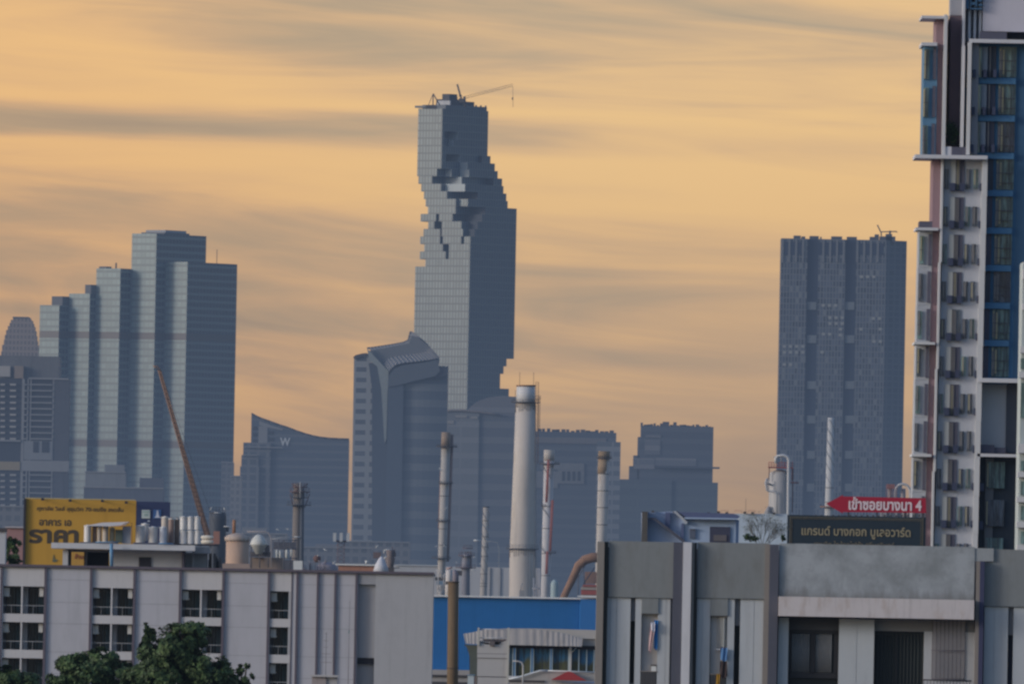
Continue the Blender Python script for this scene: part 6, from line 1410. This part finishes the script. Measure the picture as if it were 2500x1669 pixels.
mb = MB(); mb.prism([(T.P(*q).x, T.P(*q).z) for q in ((1796, 1320), (1803, 1262), (1780, 1253), (1922, 1254), (1922, 1420), (1796, 1420))], 0, 4); T.part('sheet', mb, plain((.46, .54, .63), .7, .08, .2, .1, key='ts'))
for i in range(3):
    X_ = 1775 + i * 33; mb = MB(); pline(T, mb, [(X_ - 14, 1250), (X_ - 14, 1245), (X_ + 3, 1246), (X_ + 3, 1251)], .5, 4); T.part('railing', mb, plain((.30, .13, .11), .7, key='trr'))
for X_, Y_ in ((1755, 1249), (1775, 1251), (1819, 1250), (1838, 1251), (1890, 1252)): mb = MB(); T.box(mb, X_ - 4, X_ + 3, Y_ - 2, Y_ + 3, -.3, .5); T.part('floodlight', mb, mDk)
T2 = Thing('radio_mast', 'hair-thin mast in the gap of sky above the canopy roof', 'antenna', 2600, 1820, 1252)
mb = MB(); pline(T2, mb, [(1820, 1300), (1821, 1216)], .5, 4)
for i in range(8): pline(T2, mb, [(1820 - 3 * i / 8, 1222 + 4 * i), (1820 + 3 * i / 8, 1222 + 4 * i)], .25, 3)
T2.part('mast', mb, plain((.22, .17, .13), .8))
T = Thing('bare_tree', 'nearly leafless grey tree spreading in front of the pale canopy roof', 'tree', 1120, 1862, 1340)
r = random.Random(21); mb = MB(); lf = MB(); base = T.P(1862, 1345)
mbk = plain((.13, .13, .12), .9, .2, 1., key='gbark')
def twig(p, d, L, rad, dep):
    q = p + d * L; mb.tube([p, p.lerp(q, .5) + Vector((r.gauss(0, .02), r.gauss(0, .02), r.gauss(0, .02))) * L, q], [rad, rad * .8, rad * .55], 5)
    if dep == 0:
        for _ in range(5):
            c = q + Vector((r.gauss(0, .14), r.gauss(0, .14), r.gauss(0, .14))); a = Vector((r.gauss(0, 1), r.gauss(0, 1), r.gauss(0, 1))).normalized() * r.uniform(.02, .06); b = a.cross(Vector((r.gauss(0, 1), 1, r.gauss(0, 1)))).normalized() * a.length * .5
            lf.add([c - a, c - b, c + a, c + b], [(0, 1, 2, 3)])
        return
    for _ in range(3 if dep < 3 else 4):
        nd = (d + Vector((r.uniform(-.6, .6), r.uniform(-.4, .4), r.uniform(-.12, .4)))).normalized(); twig(p.lerp(q, r.uniform(.45, 1)), nd, L * r.uniform(.55, .8), rad * .6, dep - 1)
mb.tube([(base.x, 0, T.zg), base], [.2, .055], 8)
for dx_ in (-.85, -.5, -.2, .1, .4, .65, .95): twig(base + Vector((0, 0, .1)), Vector((dx_, r.uniform(-.2, .2), .95)).normalized(), 1.12, .03, 3)
T.part('trunk', mb, mbk); T.part('crown', lf, leaf_mat((.10, .12, .11), (.20, .22, .21), 'dry'))
bush('low reddish-grey shrub between the canopy roof and the black sign', 1118, 1910, 1322, [(1912, 1312, 7, 8), (1840, 1314, 16, 7), (1825, 1310, 10, 9)], 31)
# black estate sign
T = Thing('estate_sign', 'wide black sign board with gold border and gold Thai lettering behind the parapet', 'sign', 1150, 2085, 1325)
mb = MB(); T.box(mb, 1921, 2259, 1259, 1420, 0, .5); T.part('board', mb, plain((.022, .035, .05), .45, .12, .2, key='bsn'))
gold = plain((.30, .26, .17), .5, .12, 1., key='gold'); gold2 = plain((.17, .15, .11), .5, .12, 1., key='gold2')
mb = MB()
for a, b, c, d in ((1927, 2252, 1263.3, 1264.6), (1930, 2249, 1267.2, 1268), (1927, 1928.6, 1263, 1420), (1931.5, 1932.4, 1267, 1420), (2251, 2252.6, 1263, 1420), (2247, 2247.9, 1267, 1420)): T.box(mb, a, b, c, d, -.04, .05)
T.part('gold_border', mb, gold2)
T.text('lettering', 'แกรนด์ บางกอก บูเลอวาร์ด', 2090, 1300, 30, gold, -.04, .018, 266)
T.text('lettering', 'สุขุมวิท ใกล้รถไฟฟ้า ศรีนครินทร์', 2085, 1330, 19, gold2, -.04, .01, 196)
mb = MB()
for i in range(22): X_ = 1950 + i * 14.; T.box(mb, X_ - 2.4, X_ + 2.4, 1256 + (i * 7) % 3 * .5, 1260, .1, .3)
T.part('top_fitting', mb, mDk)
T = Thing('arrow_sign', 'crimson arrow-shaped sign pointing left with white Thai writing and a 4', 'sign', 1150.1, 2140, 1250)
mb = MB(); mb.prism([(T.P(*q).x, T.P(*q).z) for q in ((2016.5, 1229), (2058, 1207), (2058, 1211), (2260, 1215.5), (2261, 1251.5), (2058, 1249), (2057, 1252.5))], 0, .15); T.part('board', mb, plain((.36, .018, .045), .5, .06, .4, key='crim'))
T.text('lettering', 'เข้าซอยบางนา 4', 2161, 1229.5, 32, plain((.72, .60, .64), .6, .05, 1., key='wtx'), -.03, .03, 178)
mb = MB()
for X_ in (2070, 2140, 2210, 2252): T.box(mb, X_, X_ + 3, 1240, 1262, .2, .2)
T.part('post', mb, mDk)
